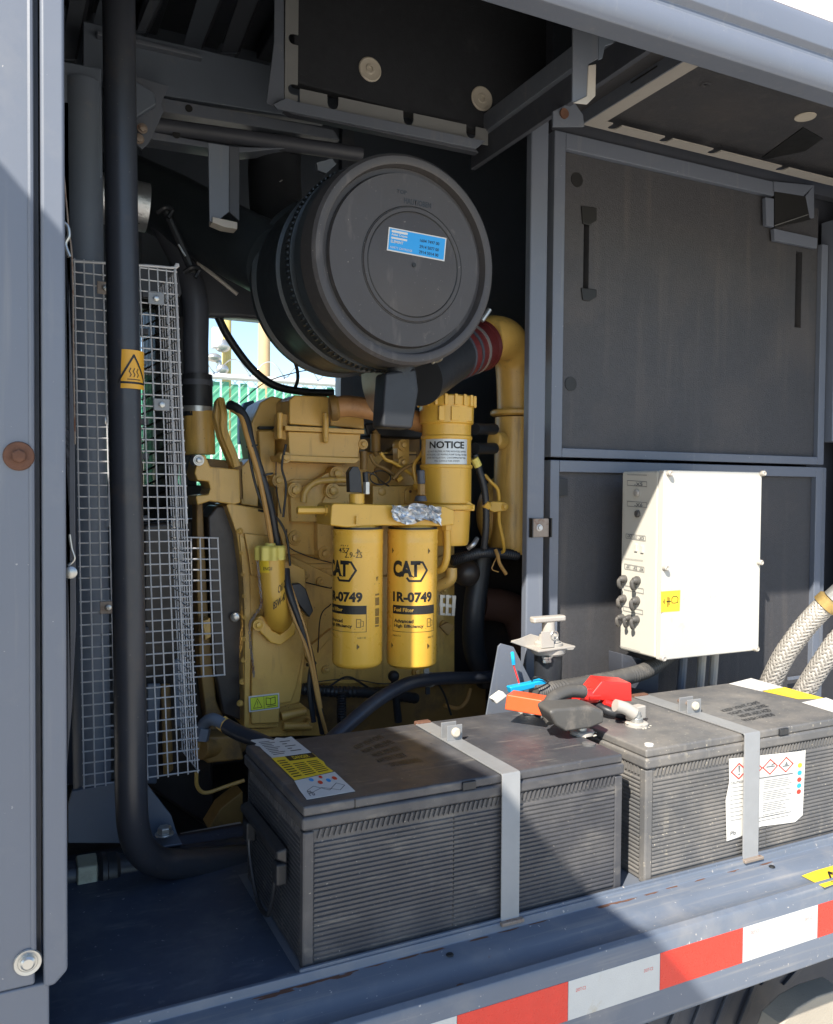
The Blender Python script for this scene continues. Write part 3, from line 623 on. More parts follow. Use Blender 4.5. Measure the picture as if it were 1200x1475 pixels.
# torn labels at the left end of the lid
def lid_label(pxs, mat, pts, name, par):
    fn = quad(*[at(a, b, z=BZ1+.0006) for a, b in pxs]); return fn, decal(name, fn, mat, par, (0, 0, .0004), pts)
fn, o = lid_label(((362, 1066), (418, 1060), (448, 1084), (392, 1092)), m_paper, [(0, .0), (.0, .45), (.02, .62), (-.06, .70), (.03, .80), (-.04, .95), (.0, 1), (.35, 1.0), (.5, .86), (.62, .98), (.8, .9), (1, .95), (1.0, 0)], 'white_label', lid1)
k = Ink(lambda u, v: fn(u, v)+Vector((0, 0, .0006)))
for i in range(9): k.rect(.10, .12+i*.085, .10+.36*(.8+.2*math.sin(i*2)), .15+i*.085)
for i in range(5): k.rect(.58, .18+i*.13, .58+.28*(.7+.3*math.cos(i*3)), .22+i*.13)
k.build('print', m_ink, o)
fn, o = lid_label(((391, 1092), (450, 1085), (480, 1111), (424, 1124)), m_label_y, [(0, 0), (0, 1), (1, 1), (1.0, .7), (1.03, .5), (.98, .3), (1, 0)], 'yellow_label', lid1)
k2 = Ink(lambda u, v: fn(u, v)+Vector((0, 0, .0006)))
k2.poly([(.32, .76), (.99, .76), (.99, .995), (.32, .995)])
for i in range(7): k2.rect(.32, .08+i*.085, .32+.28, .115+i*.085).rect(.66, .08+i*.085, .66+.27, .115+i*.085)
for i in range(8): k2.rect(.05, .10+i*.10, .05+.20, .14+i*.10)
k2.build('print', m_ink, o)
k2 = Ink(lambda u, v: fn(u, v)+Vector((0, 0, .0009))); k2.text('DANGER', .45, .80, .85, .95, .02); k2.build('print', m_label_y, o)
fn, o = lid_label(((424, 1125), (482, 1112), (513, 1141), (442, 1152)), m_paper, [(0, 0), (-.02, .5), (0, 1), (1, 1), (1, .04)], 'white_label', lid1)
k = Ink(lambda u, v: fn(u, v)+Vector((0, 0, .0006))); k.path([(.12, .40), (.30, .55), (.55, .25), (.80, .50), (.92, .35), (.75, .18), (.45, .42), (.15, .25)], .018); k.text('Pb', .10, .12, .22, .38); k.build('print', m_grey_ink, o)
kb = Ink(lambda u, v: fn(u, v)+Vector((0, 0, .0008)))
def disc(k, u, v, r, asp=1): k.poly([(u+r*math.cos(a), v+r*asp*math.sin(a)) for a in [i*math.pi/8 for i in range(16)]])
disc(kb, .36, .86, .05, 1.8); disc(kb, .70, .68, .05, 1.8); kb.build('print', m_blue, o)
kb = Ink(lambda u, v: fn(u, v)+Vector((0, 0, .0008))); disc(kb, .50, .66, .05, 1.8); disc(kb, .86, .72, .05, 1.8); disc(kb, .60, .9, .04, 1.8); kb.build('print', m_red, o)
# lid seam, latch detail on the front
for px in (511,):
    p = at(px, 1150, y=BY0+.0035); MB().box((p.x, BY0+.0025, -.4650), (p.x+.0012, BY0+.004, BZ1-.001)).build('lid_seam', m_ink, lid1)
p = at(675, 1121, y=BY0+.0035); MB().box((p.x-.012, BY0-.0006, -.4660), (p.x+.012, BY0+.006, BZ1-.002)).build('lid_catch', m_black, lid1, .0015)
p = at(1128, 1046, y=BY0+.0035); MB().box((p.x-.012, BY0-.0006, -.4655), (p.x+.012, BY0+.006, BZ1-.002)).build('lid_catch', m_black, lid2, .0015)
# end handle and rope on the left battery
MB().prism([(.3745, 1.18, -.530), (.358, 1.185, -.535), (.358, 1.185, -.548), (.3745, 1.18, -.556)], (0, .21, 0)).build('handle_ledge', m_black, LB, .004, 3)
for yy in (1.19, 1.36): MB().box((.356, yy-.012, -.585), (.374, yy+.012, -.552)).build('handle_lug', m_black, LB, .004, 3)
MB().tube([(.362, 1.20, -.565), (.361, 1.21, -.61), (.360, 1.235, -.652), (.360, 1.29, -.655), (.361, 1.34, -.61), (.362, 1.355, -.565)], .0036, n=8, steps=14, ribs=1, rib=.12).build('rope_handle', m_black, LB)
# tray lip in front of the batteries
t = thing('battery_tray', (1.0, 1.28, ZD), 'thin blue grey tray lip under the front edge of both batteries', 'tray')
MB().box((.372, 1.1145, ZD+.0005), (1.75, 1.1195, -.678)).build('front_lip', m_sill, t, .001)
MB().box((.372, 1.120, ZD+.0003), (1.75, 1.46, -.6875)).build('base', m_frame, t)
# hazard sticker on the right battery
fnh = quad(at(1048, 1094, y=BY0), at(1162, 1080, y=BY0), at(1157, 1188, y=BY0), at(1046, 1213, y=BY0), (0, .0028, 0))
o = decal('hazard_sticker', fnh, m_paper, RB, (0, -.0006, 0), [(.02, .0), (.0, .5), (.04, .72), (.03, 1), (.9, .985), (1, .99), (1, .12), (.9, .05), (.45, .09), (.18, .02)])
fo = lambda u, v: fnh(u, v)+Vector((0, -.0012, 0))
k = Ink(fo)
def diamond(k, u, v, r, w_=.013): k.path([(u-r, v), (u, v+r*1.02), (u+r, v), (u, v-r*1.02)], w_, closed=True)
for u in (.15, .345, .54, .745): diamond(k, u, .835, .092)
k.build('hazard_diamonds', m_red, o)
k = Ink(fo); k.poly([(.14, .90), (.165, .90), (.158, .82), (.147, .82)]); disc(k, .152, .795, .011)
k.poly([(.49, .83), (.60, .83), (.60, .845), (.49, .845)]).poly([(.55, .86), (.60, .88), (.60, .865), (.56, .85)]).poly([(.70, .81), (.79, .81), (.79, .825), (.70, .825)]).poly([(.73, .83), (.77, .83), (.75, .88)])
k.poly([(.33, .80), (.40, .80), (.38, .86), (.35, .87)])
k.text('CAUTION', .05, .685, .22, .715, .02).rect(.30, .70, .84, .715)
random.seed(5)
for i in range(20):
    v = .66-i*.024; 
    if i % 6 != 5: k.rect(.46, v, .46+.38*random.uniform(.6, 1), v+.006)
for i in range(9):
    v = .64-i*.05; k.rect(.05, v, .05+.30*random.uniform(.4, 1), v+.005)
k.rect(.34, .20, .84, .208).rect(.34, .16, .80, .166)
k.text('Pb', .06, .06, .13, .11)
k.build('print', m_grey_ink, o)
for v, m_, in ((.80, m_label_y), (.70, m_bluep), (.61, m_red), (.53, m_bluep), (.45, m_red)):
    k = Ink(fo); disc(k, .93, v-.0, .03, 1.05); k.build('symbol', m_, o)
emb(RB, 0, ((1035, 1022), (1090, 1008), (1140, 1035), (1085, 1045)), [('KEEP VENT CAPS', 0, .82, .95, .95), ('TIGHT AND LEVEL', .0, .62, 1, .75), ('NEVER ADD ACID', .1, .42, .9, .55), ('WASH HANDS', .0, .22, .8, .35)], BZ1, m_black)
for pxs, m_ in ((((1050, 985), (1082, 977), (1128, 990), (1098, 996)), m_paper), (((1096, 995), (1130, 990), (1188, 1006), (1150, 1007)), m_label_y), (((1155, 1012), (1190, 1005), (1225, 1018), (1200, 1026)), m_paper)):
    fn, o = lid_label(pxs, m_, None, 'lid_label', lid2)

# straps over the batteries
def strap(xa, xb, yfar, label, tabpx):
    t = thing('battery_strap', ((xa+xb)/2, BY0, BZ0), label, 'strap', 'steel straps holding the batteries')
    zt = BZ1+.0008; th = .0028; yf = BY0-.0028
    prof = [(yfar, zt), (yf+.004, zt), (yf, zt-.004), (yf-.003, BZ0-.002)]
    out = [(yfar, zt), (yf+.002, zt), (yf, zt-.002), (yf-.001, BZ0+.004), (yf-.004, BZ0-.0), (yf-.010, BZ0-.0005), (yf-.010, BZ0+.002), (yf-.0065, BZ0+.004), (yf-.004, BZ0+.008), (yf-.003, zt-.001), (yf-.001, zt+th-.0006), (yf+.004, zt+th), (yfar, zt+th)]
    MB().prism([(xa, y, z) for y, z in out], (xb-xa, 0, 0)).build('strap', m_ltstrap, t, .0008)
    c = at(*tabpx, z=zt+.012); y0 = c.y
    for dy in (0, .022): MB().box((xa+.002, y0+dy, zt+th-.0002), (xb-.001, y0+dy+.003, zt+.030)).build('tab', m_ltstrap, t, .0008)
    b = MB(); cc = Vector(((xa+xb)/2+.002, y0, zt+.017)); b.cyl(cc+Vector((0, -.003, 0)), cc+Vector((0, .045, 0)), .0042, n=12)
    b.build('clamp_bolt', m_rusty, t); b = MB(); b.lathe(cc, (0, -1, 0), [(0, .0085), (.004, .0085), (.006, .006)], 20); b.build('bolt_head', m_washer, t)
    b = MB(); b.bolt(cc+Vector((0, .027, 0)), (0, 1, 0), .008, .006, False); b.build('nut', m_rusty, t)
    MB().box((xa+.001, yfar-.004, zt-.02), (xb-.001, yfar+.012, zt+.006)).build('rusty_end', m_rust, t, .003)
    MB().box((xa-.004, yf-.014, BZ0-.0), (xb+.004, yf-.0045, BZ0+.006)).build('hook', m_rusty, t, .0015)
    return t
m_ltstrap = M('strap_steel', (.25, .255, .26), .45, metal=.2, var=.12, scale=30, grime=((.20, .11, .06), 34, .66, .05, .7))
strap(at(720, 1200, y=BY0).x, at(746, 1200, y=BY0).x, 1.425, 'flat steel strap over the nearer battery with clamp bolt', (662, 1058))
strap(at(1068, 1150, y=BY0).x, at(1090, 1150, y=BY0).x, 1.42, 'flat steel strap over the farther battery crossing its hazard sticker', (1003, 1020))

# ================================================================== terminals and covers
def blob(name, ctr, size, rotz, tilt, mat, parent, bevel=.004, taper=1):
    b = MB(); sx, sy, sz = [v/2 for v in size]
    vs = [Vector((x*(taper if z > 0 else 1), y*(taper if z > 0 else 1), z)) for x in (-sx, sx) for y in (-sy, sy) for z in (-sz, sz)]
    q = Quaternion((0, 0, 1), R(rotz)) @ Quaternion((0, 1, 0), R(tilt)); c = Vector(ctr)
    v = [b.bm.verts.new(c+q @ p) for p in vs]
    for f in ((0,1,3,2),(4,6,7,5),(0,4,5,1),(2,3,7,6),(0,2,6,4),(1,5,7,3)): b._f([v[i] for i in f])
    return b.build(name, mat, parent, bevel, 3)
ZL = BZ1+.001
def terminal(px, py, par):
    c = at(px, py, z=ZL); b = MB(); b.lathe(c, (0, 0, 1), [(-.001, .022), (.004, .022), (.006, .019), (.006, .014)], 28); b.build('terminal_ring', m_ltgrey, par)
    MB().lathe(c+Vector((0, 0, .006)), (0, 0, 1), [(-.001, .0095), (.014, .0085)], 20).build('terminal_post', m_zinc, par); return c
terminal(762, 1025, lid1); terminal(838, 1056, lid1)
c2 = terminal(917, 1044, lid2)
random.seed(21)
for par, (px, py) in ((lid1, (762, 1025)), (lid1, (838, 1056)), (lid2, (917, 1044))):
    b = MB(); c = at(px, py, z=ZL)
    for i in range(26):
        a = random.uniform(0, 6.28); rr = random.uniform(.012, .030); b.sphere(c+Vector((rr*math.cos(a), rr*math.sin(a), 0 if rr > .022 else .005)), random.uniform(.0012, .003), 6, (1, 1, .5))
    b.build('corrosion', m_corr, par)['kind'] = 'stuff'
MB().lathe(at(848, 1072, z=ZL), (0, 0, 1), [(-.001, .012), (.002, .012), (.003, .009)], 24).build('vent_plug', m_batt2, lid1)
MB().lathe(at(935, 1073, z=ZL), (0, 0, 1), [(-.001, .008), (.002, .008)], 20).build('paint_dot', m_paper, lid2)
t = thing('terminal_cover', at(760, 1020, z=ZL), 'orange box shaped terminal cover on the nearer battery', 'cover')
c = at(757, 1010, z=-.415)
blob('cover', at(759, 1012, y=1.335), (.074, .044, .030), -50, 3, m_orange, t, .003, .94)
t = thing('terminal_cover', at(838, 1050, z=ZL), 'dark grey rubber terminal cover with a curved cable boot', 'cover')
q0 = at(838, 1050, z=ZL+.012); yy = q0.y
MB().prism([at(a, b, y=yy-.02) for a, b in ((792, 1026), (800, 1021), (850, 1018), (871, 1024), (871, 1042), (850, 1050), (815, 1055), (800, 1045))], (0, .045, .006)).build('cover', m_conduit, t, .006, 4)
MB().tube([at(796, 1040, y=yy+.005), at(790, 1024, y=yy+.02), at(797, 1006, y=yy+.035), at(818, 996, y=yy+.045), at(840, 996, y=yy+.05)], .0125, n=16).build('boot', m_conduit, t)
t = thing('terminal_cover', at(870, 1000, z=ZL), 'red terminal cover with a ribbed boot between the batteries', 'cover')
p = at(870, 1000, z=ZL+.045); yy = p.y+.01
MB().prism([at(a, b, y=yy-.015) for a, b in ((856, 996), (868, 981), (910, 984), (911, 1011), (856, 1009), (848, 1006))], (0, .04, .004)).build('cover', m_redp, t, .003, 3)
b = MB(); a0 = at(829, 1002, y=yy); a1 = at(858, 1001, y=yy); d = a1-a0
b.lathe(a0, d, [(0, .018), (.004, .0195), (.006, .0195), (.007, .016), (.013, .016), (.015, .0195), (.018, .0195), (.020, .0155), (d.length, .0155)], 28); b.build('boot', m_redp, t)
MB().tube([at(868, 1012, y=yy-.01), at(890, 1019, y=yy-.012), at(905, 1022, y=yy-.016)], .0095, n=12).build('sleeve', m_redp, t)
t = thing('cable_lug', c2, 'tinned cable lug with a bolt clamped on the farther battery terminal', 'cable lug')
b = MB(); b.tube([at(886, 1016, y=c2.y+.01), at(900, 1020, y=c2.y+.006), at(914, 1028, y=c2.y)], .012, n=14, steps=4); b.build('barrel', m_ltgrey, t)
blob('clamp', c2+Vector((.008, .012, .020)), (.040, .02, .026), 12, 0, m_ltgrey, t, .003)
MB().lathe(c2+Vector((0, 0, .006)), (0, 0, 1), [(0, .012), (.008, .012), (.010, .008), (.020, .008)], 20).build('bolt', m_zinc, t, .001)
t = thing('battery_cable', at(800, 1010, z=-.40), 'black battery cable passing under the red terminal cover', 'cable')
MB().tube([at(800, 1012, y=1.33), at(826, 1000, y=1.36), at(850, 1010, y=1.35), at(876, 1024, y=1.31), at(905, 1032, y=1.29)], .009, n=12).build('cable', m_black, t)
t = thing('conduit', at(900, 975, y=1.5), 'ribbed grey conduit lying behind the battery covers', 'conduit')
MB().tube([at(770, 1000, y=1.43), at(800, 994, y=1.44), at(850, 985, y=1.46), at(900, 975, y=1.49), at(930, 966, y=1.52), at(955, 951, y=1.56), at(985, 926, y=1.60)], .0185, n=18, steps=18, ribs=1, rib=.05).build('hose', m_conduit, t)
t = thing('cable_connector', at(745, 990, y=1.42), 'bright blue connector with a white plug beside the orange cover', 'connector')
MB().prism([at(a, b, y=1.43) for a, b in ((735, 990), (765, 984), (783, 979), (790, 985), (768, 992), (738, 1000))], (0, .018, 0)).build('blue_body', m_bluep, t, .003)
MB().prism([at(a, b, y=1.42) for a, b in ((710, 1007), (725, 996), (732, 1003), (716, 1015))], (0, .018, 0)).build('white_plug', m_paper, t, .003)
MB().tube([at(738, 941, y=1.47), at(738, 948, y=1.462), at(741, 962, y=1.46), at(746, 978, y=1.45), at(749, 990, y=1.44)], .0016, n=6).build('red_wire', m_redp, t)
MB().tube([at(738, 940, y=1.468), at(739, 948, y=1.46), at(740, 957, y=1.46)], .004, n=8).build('blue_sleeve', m_bluep, t)
MB().tube([at(765, 984, y=1.44), at(771, 975, y=1.43), at(790, 981, y=1.42), at(778, 990, y=1.41), at(762, 995, y=1.41)], .0016, n=6).build('black_wire', m_ink, t)

# ================================================================== isolator switch on its bracket
t = thing('switch_bracket', at(725, 1020, y=1.50), 'bent grey plate bracket standing behind the nearer battery', 'bracket')
MB().prism([at(a, b, y=1.50) for a, b in ((697, 1050), (718, 931), (722, 927), (737, 931), (740, 932), (775, 1000), (775, 1050))], (0, .004, 0)).build('plate', m_frame, t, .001)
MB().prism([at(a, b, y=1.495) for a, b in ((736, 925), (765, 913), (808, 928), (828, 933), (826, 936), (778, 940), (772, 938))], (0, .0, 0) if False else (0, .004, -.001)).build('edge', m_ltgrey, t, .001)
zt = at(780, 930, y=1.50).z
MB().prism([at(a, b, z=zt) for a, b in ((736, 925), (770, 917), (829, 933), (776, 940))], (0, 0, .004)).build('top_plate', m_ltgrey, t, .001)
fn = quad(*[at(a, b, z=zt+.0044) for a, b in ((744, 923), (757, 922), (763, 927), (749, 929))]); decal('yellow_sticker', fn, m_label_y, t, (0, 0, .0004))
sw = at(790, 929, z=zt+.004); t = thing('isolator_switch', sw, 'pale battery isolator switch with a flat turn handle', 'switch')
MB().lathe(sw, (0, 0, 1), [(0, .030), (.006, .030), (.010, .022), (.022, .020), (.026, .014), (.050, .013)], 32).build('neck', m_ltgrey, t)
hz = sw+Vector((0, 0, .050))
MB().prism([hz+Vector(p) for p in ((-.044, -.012, 0), (.038, -.010, 0), (.044, 0, 0), (.038, .014, 0), (-.040, .014, 0), (-.046, 0, 0))], (0, 0, .012)).build('handle', m_ltgrey, t, .004, 4)
MB().box(sw+Vector((-.040, -.032, .001)), sw+Vector((-.008, -.029, .036))).build('lock_plate', m_ltgrey, t, .001)
b = MB(); c = sw+Vector((-.008, -.033, .026)); b.tube([c+Vector((.009*math.cos(a), 0, .009*math.sin(a))) for a in [i*math.pi/5 for i in range(11)]], .0012, n=6, steps=3); b.build('lock_ring', m_zinc, t)
MB().lathe(sw+Vector((0, 0, -.005)), (0, 0, -1), [(0, .036), (.010, .036), (.014, .033)], 32).build('collar', m_ltgrey, t)
MB().lathe(sw+Vector((0, 0, -.019)), (0, 0, -1), [(0, .030), (.062, .029), (.066, .025)], 32).build('body', m_black, t)
for dx in (-.028, -.020): MB().bolt(sw+Vector((dx, -.030, -.018)), (0, 0, -1), .006, .010).build('nut', m_zinc, t)

# ================================================================== control box
YC = 1.444
def control_box():
    tl = at(957, 677, y=YC); br = at(1089, 937, y=YC); x0, x1 = tl.x, at(1096, 800, y=YC).x; z1, z0 = tl.z, at(952, 952, y=YC).z
    t = thing('control_box', ((x0+x1)/2, YC, z0), 'cream electrical control box with grey cable glands on its side', 'control box')
    dd = .145
    MB().box((x0+.001, YC+.020, z0+.001), (x1-.001, YC+dd, z1-.001)).build('body', m_box2, t, .006, 3)
    door = MB().box((x0, YC, z0), (x1, YC+.0195, z1)).build('door', m_box, t, .0035, 3)
    for px, py in ((963, 682), (1097, 682), (957, 818), (1093, 810), (953, 948), (1087, 934)):
        c = at(px, py, y=YC-.0002); MB().lathe(c, (0, -1, 0), [(0, .0068), (.009, .0064), (.011, .0045), (.0095, .002)], 18).build('screw', m_ltgrey, door)
    fn = quad(at(952, 852, y=YC), at(980, 850, y=YC), at(979, 880, y=YC), at(952, 882, y=YC), (0, -.0001, 0))
    o = decal('yellow_sticker', fn, m_label_y, door, (0, -.0005, 0)); k = Ink(lambda u, v: fn(u, v)+Vector((0, -.0011, 0)))
    k.path([(.12, .55), (.12, .45)], .03); k.path([(.18, .62), (.18, .40)], .03); k.path([(.35, .72), (.35, .25)], .045); k.path([(.28, .50), (.50, .50)], .045)
    k.path([(.55, .62), (.62, .72), (.80, .72), (.88, .62), (.86, .42), (.70, .40), (.56, .42)], .03, closed=True); k.path([(.42, .68), (.42, .32)], .03); k.build('print', m_ink, o)
    # side face: print, lamp, buttons, cable glands.  side point from a photo pixel on x = x0
    S = lambda px, py, dx=0: at(px, py, x=x0)+Vector((-dx, 0, 0))
    k = MB()
    def frame(a, b, c_, d_, wd=.0011):
        p = [S(*q, .0006) for q in (a, b, c_, d_)]
        for u, v in zip(p, p[1:]+p[:1]):
            dv = (v-u).normalized(); n_ = Vector((0, -dv.z, dv.y))*wd/2; k._f([k.bm.verts.new(q) for q in (u-n_, v-n_, v+n_, u+n_)])
    for a in (((904, 692), (932, 694), (932, 701), (904, 699)), ((904, 722), (932, 724), (932, 731), (904, 729)), ((902, 769), (930, 772), (930, 779), (902, 775)), ((900, 812), (928, 817), (928, 824), (900, 819)), ((899, 843), (927, 848), (927, 855), (899, 849)), ((898, 873), (926, 879), (926, 885), (898, 879))): frame(*a)
    for a, b in (((904, 683), (932, 684)), ((900, 804), (926, 807)), ((892, 930), (922, 938))): frame(a, b, (b[0], b[1]+1), (a[0], a[1]+1), .0006)
    k.build('print_frames', m_grey_ink, t, sharp=180)['kind'] = 'stuff'
    for s, a, b in (('-X5', (914, 700), (926, 695)), ('-X6', (914, 730), (926, 725)), ('-X7', (904, 774), (911, 770)), ('-X1', (912, 776), (918, 772)), ('-X2', (920, 777), (928, 773)), ('-X1', (902, 818), (908, 814)), ('-X3', (912, 820), (918, 816)), ('-X4', (921, 822), (927, 818))):
        p, q = S(*a, .0008), S(*b, .0008); kk = Ink(lambda u, v, p=p, q=q: Vector((p.x, p.y+(q.y-p.y)*u, p.z+(q.z-p.z)*v))); kk.text(s, 0, 0, 1, 1); kk.build('print', m_grey_ink, t)
    for px, py in ((918, 710), (919, 740)):
        MB().lathe(S(px, py), (-1, 0, 0), [(0, .0085), (.004, .0085), (.006, .006)], 20).build('blank_plug' if py < 720 else 'key_switch', m_ltgrey if py < 720 else m_conduit, t)
    for px, py in ((916, 789), (925, 791)): p = S(px, py); MB().box(p+Vector((-.002, -.005, -.009)), p+Vector((.001, .005, .009))).build('button', m_box, t, .001)
    first = None
    for px, py, s in ((900, 838, 1), (919, 840, 1.05), (899, 866, 1), (918, 869, 1.05), (897, 893, .85), (908, 894, .85), (918, 896, .95)):
        p = S(px, py-4); b = MB(); rr = .0088*s
        b.lathe(p, (-1, 0, 0), [(0, rr*1.1), (.005, rr*1.1), (.006, rr*.9), (.012, rr*.85), (.016, rr*.55)], 16)
        b.tube([p+Vector((-.012, 0, 0)), p+Vector((-.018, 0, -.004)), p+Vector((-.017, 0, -.014)), p+Vector((-.012, .002, -.020))], rr*.55, n=8, steps=5)
        b.build('cable_gland', m_conduit, t)
    # foot under the box and loose conduits behind it
    t2 = thing('box_support', at(925, 960, y=1.56), 'dark support and conduits under the cream control box', 'support')
    pl('foot', [(896, 942), (950, 955), (948, 1000), (905, 990), (896, 970)], 1.56, .05, m_dark, t2, .002)
    for a in (985, 1012, 1030): MB().tube([at(a, 935, y=1.56), at(a-2, 965, y=1.56), at(a-5, 1000, y=1.56)], .011, n=10).build('tube', m_ltgrey if a > 1000 else m_frame, t2)
control_box()

# braided hoses at the right edge
def braided(pts, r, label):
    t = thing('braided_hose', pts[0], label, 'hose', 'braided hoses at the right edge')
    MB().tube(pts, r*.93, n=24, steps=8).build('core', m_braid, t)
    P = smooth(pts, 40); b = MB(); m = len(P); u = (P[1]-P[0]).orthogonal().normalized(); fr = []
    for i, p in enumerate(P):
        tt = (P[min(i+1, m-1)]-P[max(i-1, 0)]).normalized(); u = (u-tt*u.dot(tt)).normalized(); fr.append((p, u.copy(), tt.cross(u)))
    L = sum((P[i+1]-P[i]).length for i in range(m-1)); tw = L/(2*math.pi*r)*1.0*2*math.pi
    for s in (1, -1):
        for j in range(13):
            pts_ = []
            for i, (p, uu, vv) in enumerate(fr):
                a = s*tw*i/(m-1)+j*2*math.pi/13; rr = r*(1.0+.035*math.cos(6.5*a*1.0)*s); pts_.append(p+rr*(uu*math.cos(a)+vv*math.sin(a)))
            rs = []
            for i in range(len(pts_)):
                p = pts_[i]; c = fr[i][0]; n_ = (p-c).normalized(); d_ = (pts_[min(i+1, m-1)]-pts_[max(i-1, 0)]).normalized(); sd = n_.cross(d_)*r*.135
                rs.append([b.bm.verts.new(q) for q in (p-sd, p+n_*r*.05, p+sd)])
            for A, B in zip(rs, rs[1:]):
                for q in (0, 1): b._f([A[q], A[q+1], B[q+1], B[q]], True)
    b.build('braid', m_braid, t)['kind'] = 'stuff'
    return t
t = braided([at(1106, 992, y=1.50), at(1130, 944, y=1.46), at(1162, 900, y=1.42), at(1196, 864, y=1.38)], .0245, 'braided steel hose rising to a brass collar at the right edge')
c = at(1192, 869, y=1.385); d = (at(1205, 858, y=1.37)-at(1165, 893, y=1.42)).normalized()
MB().lathe(c-d*.012, d, [(0, .026), (.002, .031), (.022, .031), (.026, .026)], 30).build('collar', m_brass, t)
MB().lathe(c+d*.016, d, [(0, .024), (.05, .024)], 30).build('fitting', m_zinc, t)
t = braided([at(1150, 1010, y=1.47), at(1175, 970, y=1.43), at(1205, 925, y=1.39), at(1235, 890, y=1.36)], .0245, 'lower braided steel hose running out of the right edge')
t = thing('end_wall', (2.45, 1.8, ZD), 'dark end wall closing the right end of the machine', 'wall')
MB().box((2.45, 1.70, -1.0), (2.48, 2.5, 1.4)).build('sheet', m_dark, t)
MB().box((2.10, 1.70, ZD), (2.449, 1.72, 1.02)).build('return_sheet', m_dark, t)

# ================================================================== air filter
def air_filter():
    c = at(589, 375, y=1.345); ax = Vector((-math.sin(R(3.5)), math.cos(R(3.5)), .045)).normalized(); K = .182/.1855
    e1 = Vector((0, 0, 1)); e1 = (e1-ax*e1.dot(ax)).normalized(); e2 = ax.cross(e1)
    t = thing('air_filter_housing', c, 'big round black air filter housing with a blue label on its cover', 'air filter')
    ci = at(598, 381, y=1.345); ci = c+(ci-c)-ax*(ci-c).dot(ax)
    MB().lathe(c, ax, [(.006, .001), (.006, .149*K*1.02), (.016, .151*K*1.02), (.016, .160*K*1.02), (.001, .163*K*1.02), (-.001, .170*K), (.000, .180*K), (.006, .1855*K), (.050, .1875*K), (.052, .184*K)], 96).build('cover', m_afp, t)
    MB().lathe(ci, ax, [(.0065, .1015*K), (.0035, .100*K), (.0035, .094*K), (.0045, .0935*K), (.0035, .090*K), (.0035, .001)], 80).build('raised_disc', m_afp, t)
    for cc_, r_, d_ in ((ci, .0928*K, .0042), (ci, .103*K, .0068), (c, .1535*K, .0155)):
        b = MB(); b.tube([cc_+ax*d_+r_*(e1*math.cos(a)+e2*math.sin(a)) for a in [i*2*math.pi/72 for i in range(73)]], .0014, n=5, steps=1, cap=False); b.build('groove_line', m_ink, t)
    MB().lathe(ci, -ax, [(-.0040, .004), (-.002, .004), (-.002, .002)], 14).build('centre_mark', m_ink, t)
    k = Ink(lambda u, v: c+ax*.0055+e2*(-.05+.1*u)+e1*(.098+.02*v)); k.text('TOP', .25, .75, .45, 1.1).text('HAUT/OBEN', .4, 0, .95, .5); k.build('moulded_lettering', m_black, t)
    MB().lathe(c, ax, [(.052, .178), (.053, .183), (.072, .186), (.074, .176), (.095, .175), (.097, .185), (.118, .186), (.120, .176), (.17, .176), (.172, .183), (.185, .183), (.188, .178), (.30, .176), (.305, .184), (.318, .184), (.322, .172), (.38, .155), (.41, .12)], 96).build('body', m_afb, t)
    b = MB()
    for i in range(110):                                    # moulded teeth round the joint
        a = i*2*math.pi/110; p = c+ax*.108+.187*(e1*math.cos(a)+e2*math.sin(a)); b.box(p-Vector((.0018, .008, .0018)), p+Vector((.0018, .008, .0018)))
    b.build('joint_teeth', m_afb, t)['kind'] = 'stuff'
    for a in (205, 232, 137, 118):
        a = R(a); d = (e1*math.sin(a)-e2*math.cos(a)); p = c+d*.186+ax*.02; e = d.cross(ax)
        b = MB(); b.tube([p+ax*.050, p+d*.010+ax*.062, p+d*.012+ax*.085, p+ax*.100], .0045, n=8); b.tube([p+e*.010+ax*.055, p+e*.010+d*.012+ax*.08, p-e*.010+d*.012+ax*.08, p-e*.010+ax*.055], .0022, n=6)
        b.build('clip', m_zinc if a > 3.9 else m_afb, t)
    # label
    n_ = -ax; o_ = ci-ax*(-.0030)
    def onf(px, py):
        d = at(px, py, y=1.0); return d*(o_.dot(n_)/d.dot(n_))
    fn = quad(onf(560, 327), onf(643, 343), onf(640, 376.5), onf(557, 360.5))
    o = decal('label', fn, m_paper, t, (0, -.0006, 0)); f1 = lambda u, v: fn(u, v)+Vector((0, -.001, 0)); f2 = lambda u, v: fn(u, v)+Vector((0, -.0014, 0))
    Ink(f1).poly([(.02, .05), (.98, .05), (.98, .95), (.02, .95)]).build('field', m_blue, o)
    k = Ink(f2); k.rect(.05, .80, .32, .90).rect(.05, .53, .32, .61); k.text('Atlas Copco', .05, .645, .32, .77, .03); k.text('ELEMENT', .05, .36, .26, .48, .02); k.text('SAFETY CARTRIDGE', .05, .12, .42, .21, .0)
    k.build('print', m_paper, o)
    k = Ink(f2); k.text('1604 7497 00', .54, .62, .88, .75, .01); k.text('2914 5077 00', .54, .36, .88, .49, .01); k.text('2914 5014 00', .54, .13, .88, .26, .01); k.build('print', m_ink, o)
    # small drop valve and bracket at the bottom
    t2 = thing('dust_valve', at(577, 570, y=1.40), 'square black rubber dust valve hanging under the air filter', 'rubber valve')
    MB().prism([at(a, b, y=1.385) for a, b in ((556, 536), (600, 530), (604, 562), (595, 618), (551, 615), (553, 575))], (0, .05, 0)).build('boot', m_black, t2, .006, 3)
    MB().cyl(at(577, 518, y=1.41), at(577, 545, y=1.41), .026, n=24).build('spigot', m_black, t2)
    # outlet cone, red silicone sleeve, clamps
    t3 = thing('air_outlet_duct', at(650, 520, y=1.6), 'black outlet cone with dark red silicone sleeve leading to the elbow', 'duct')
    a = at(600, 545, y=1.58); b_ = at(652, 512, y=1.68); cc = at(690, 498, y=1.74)
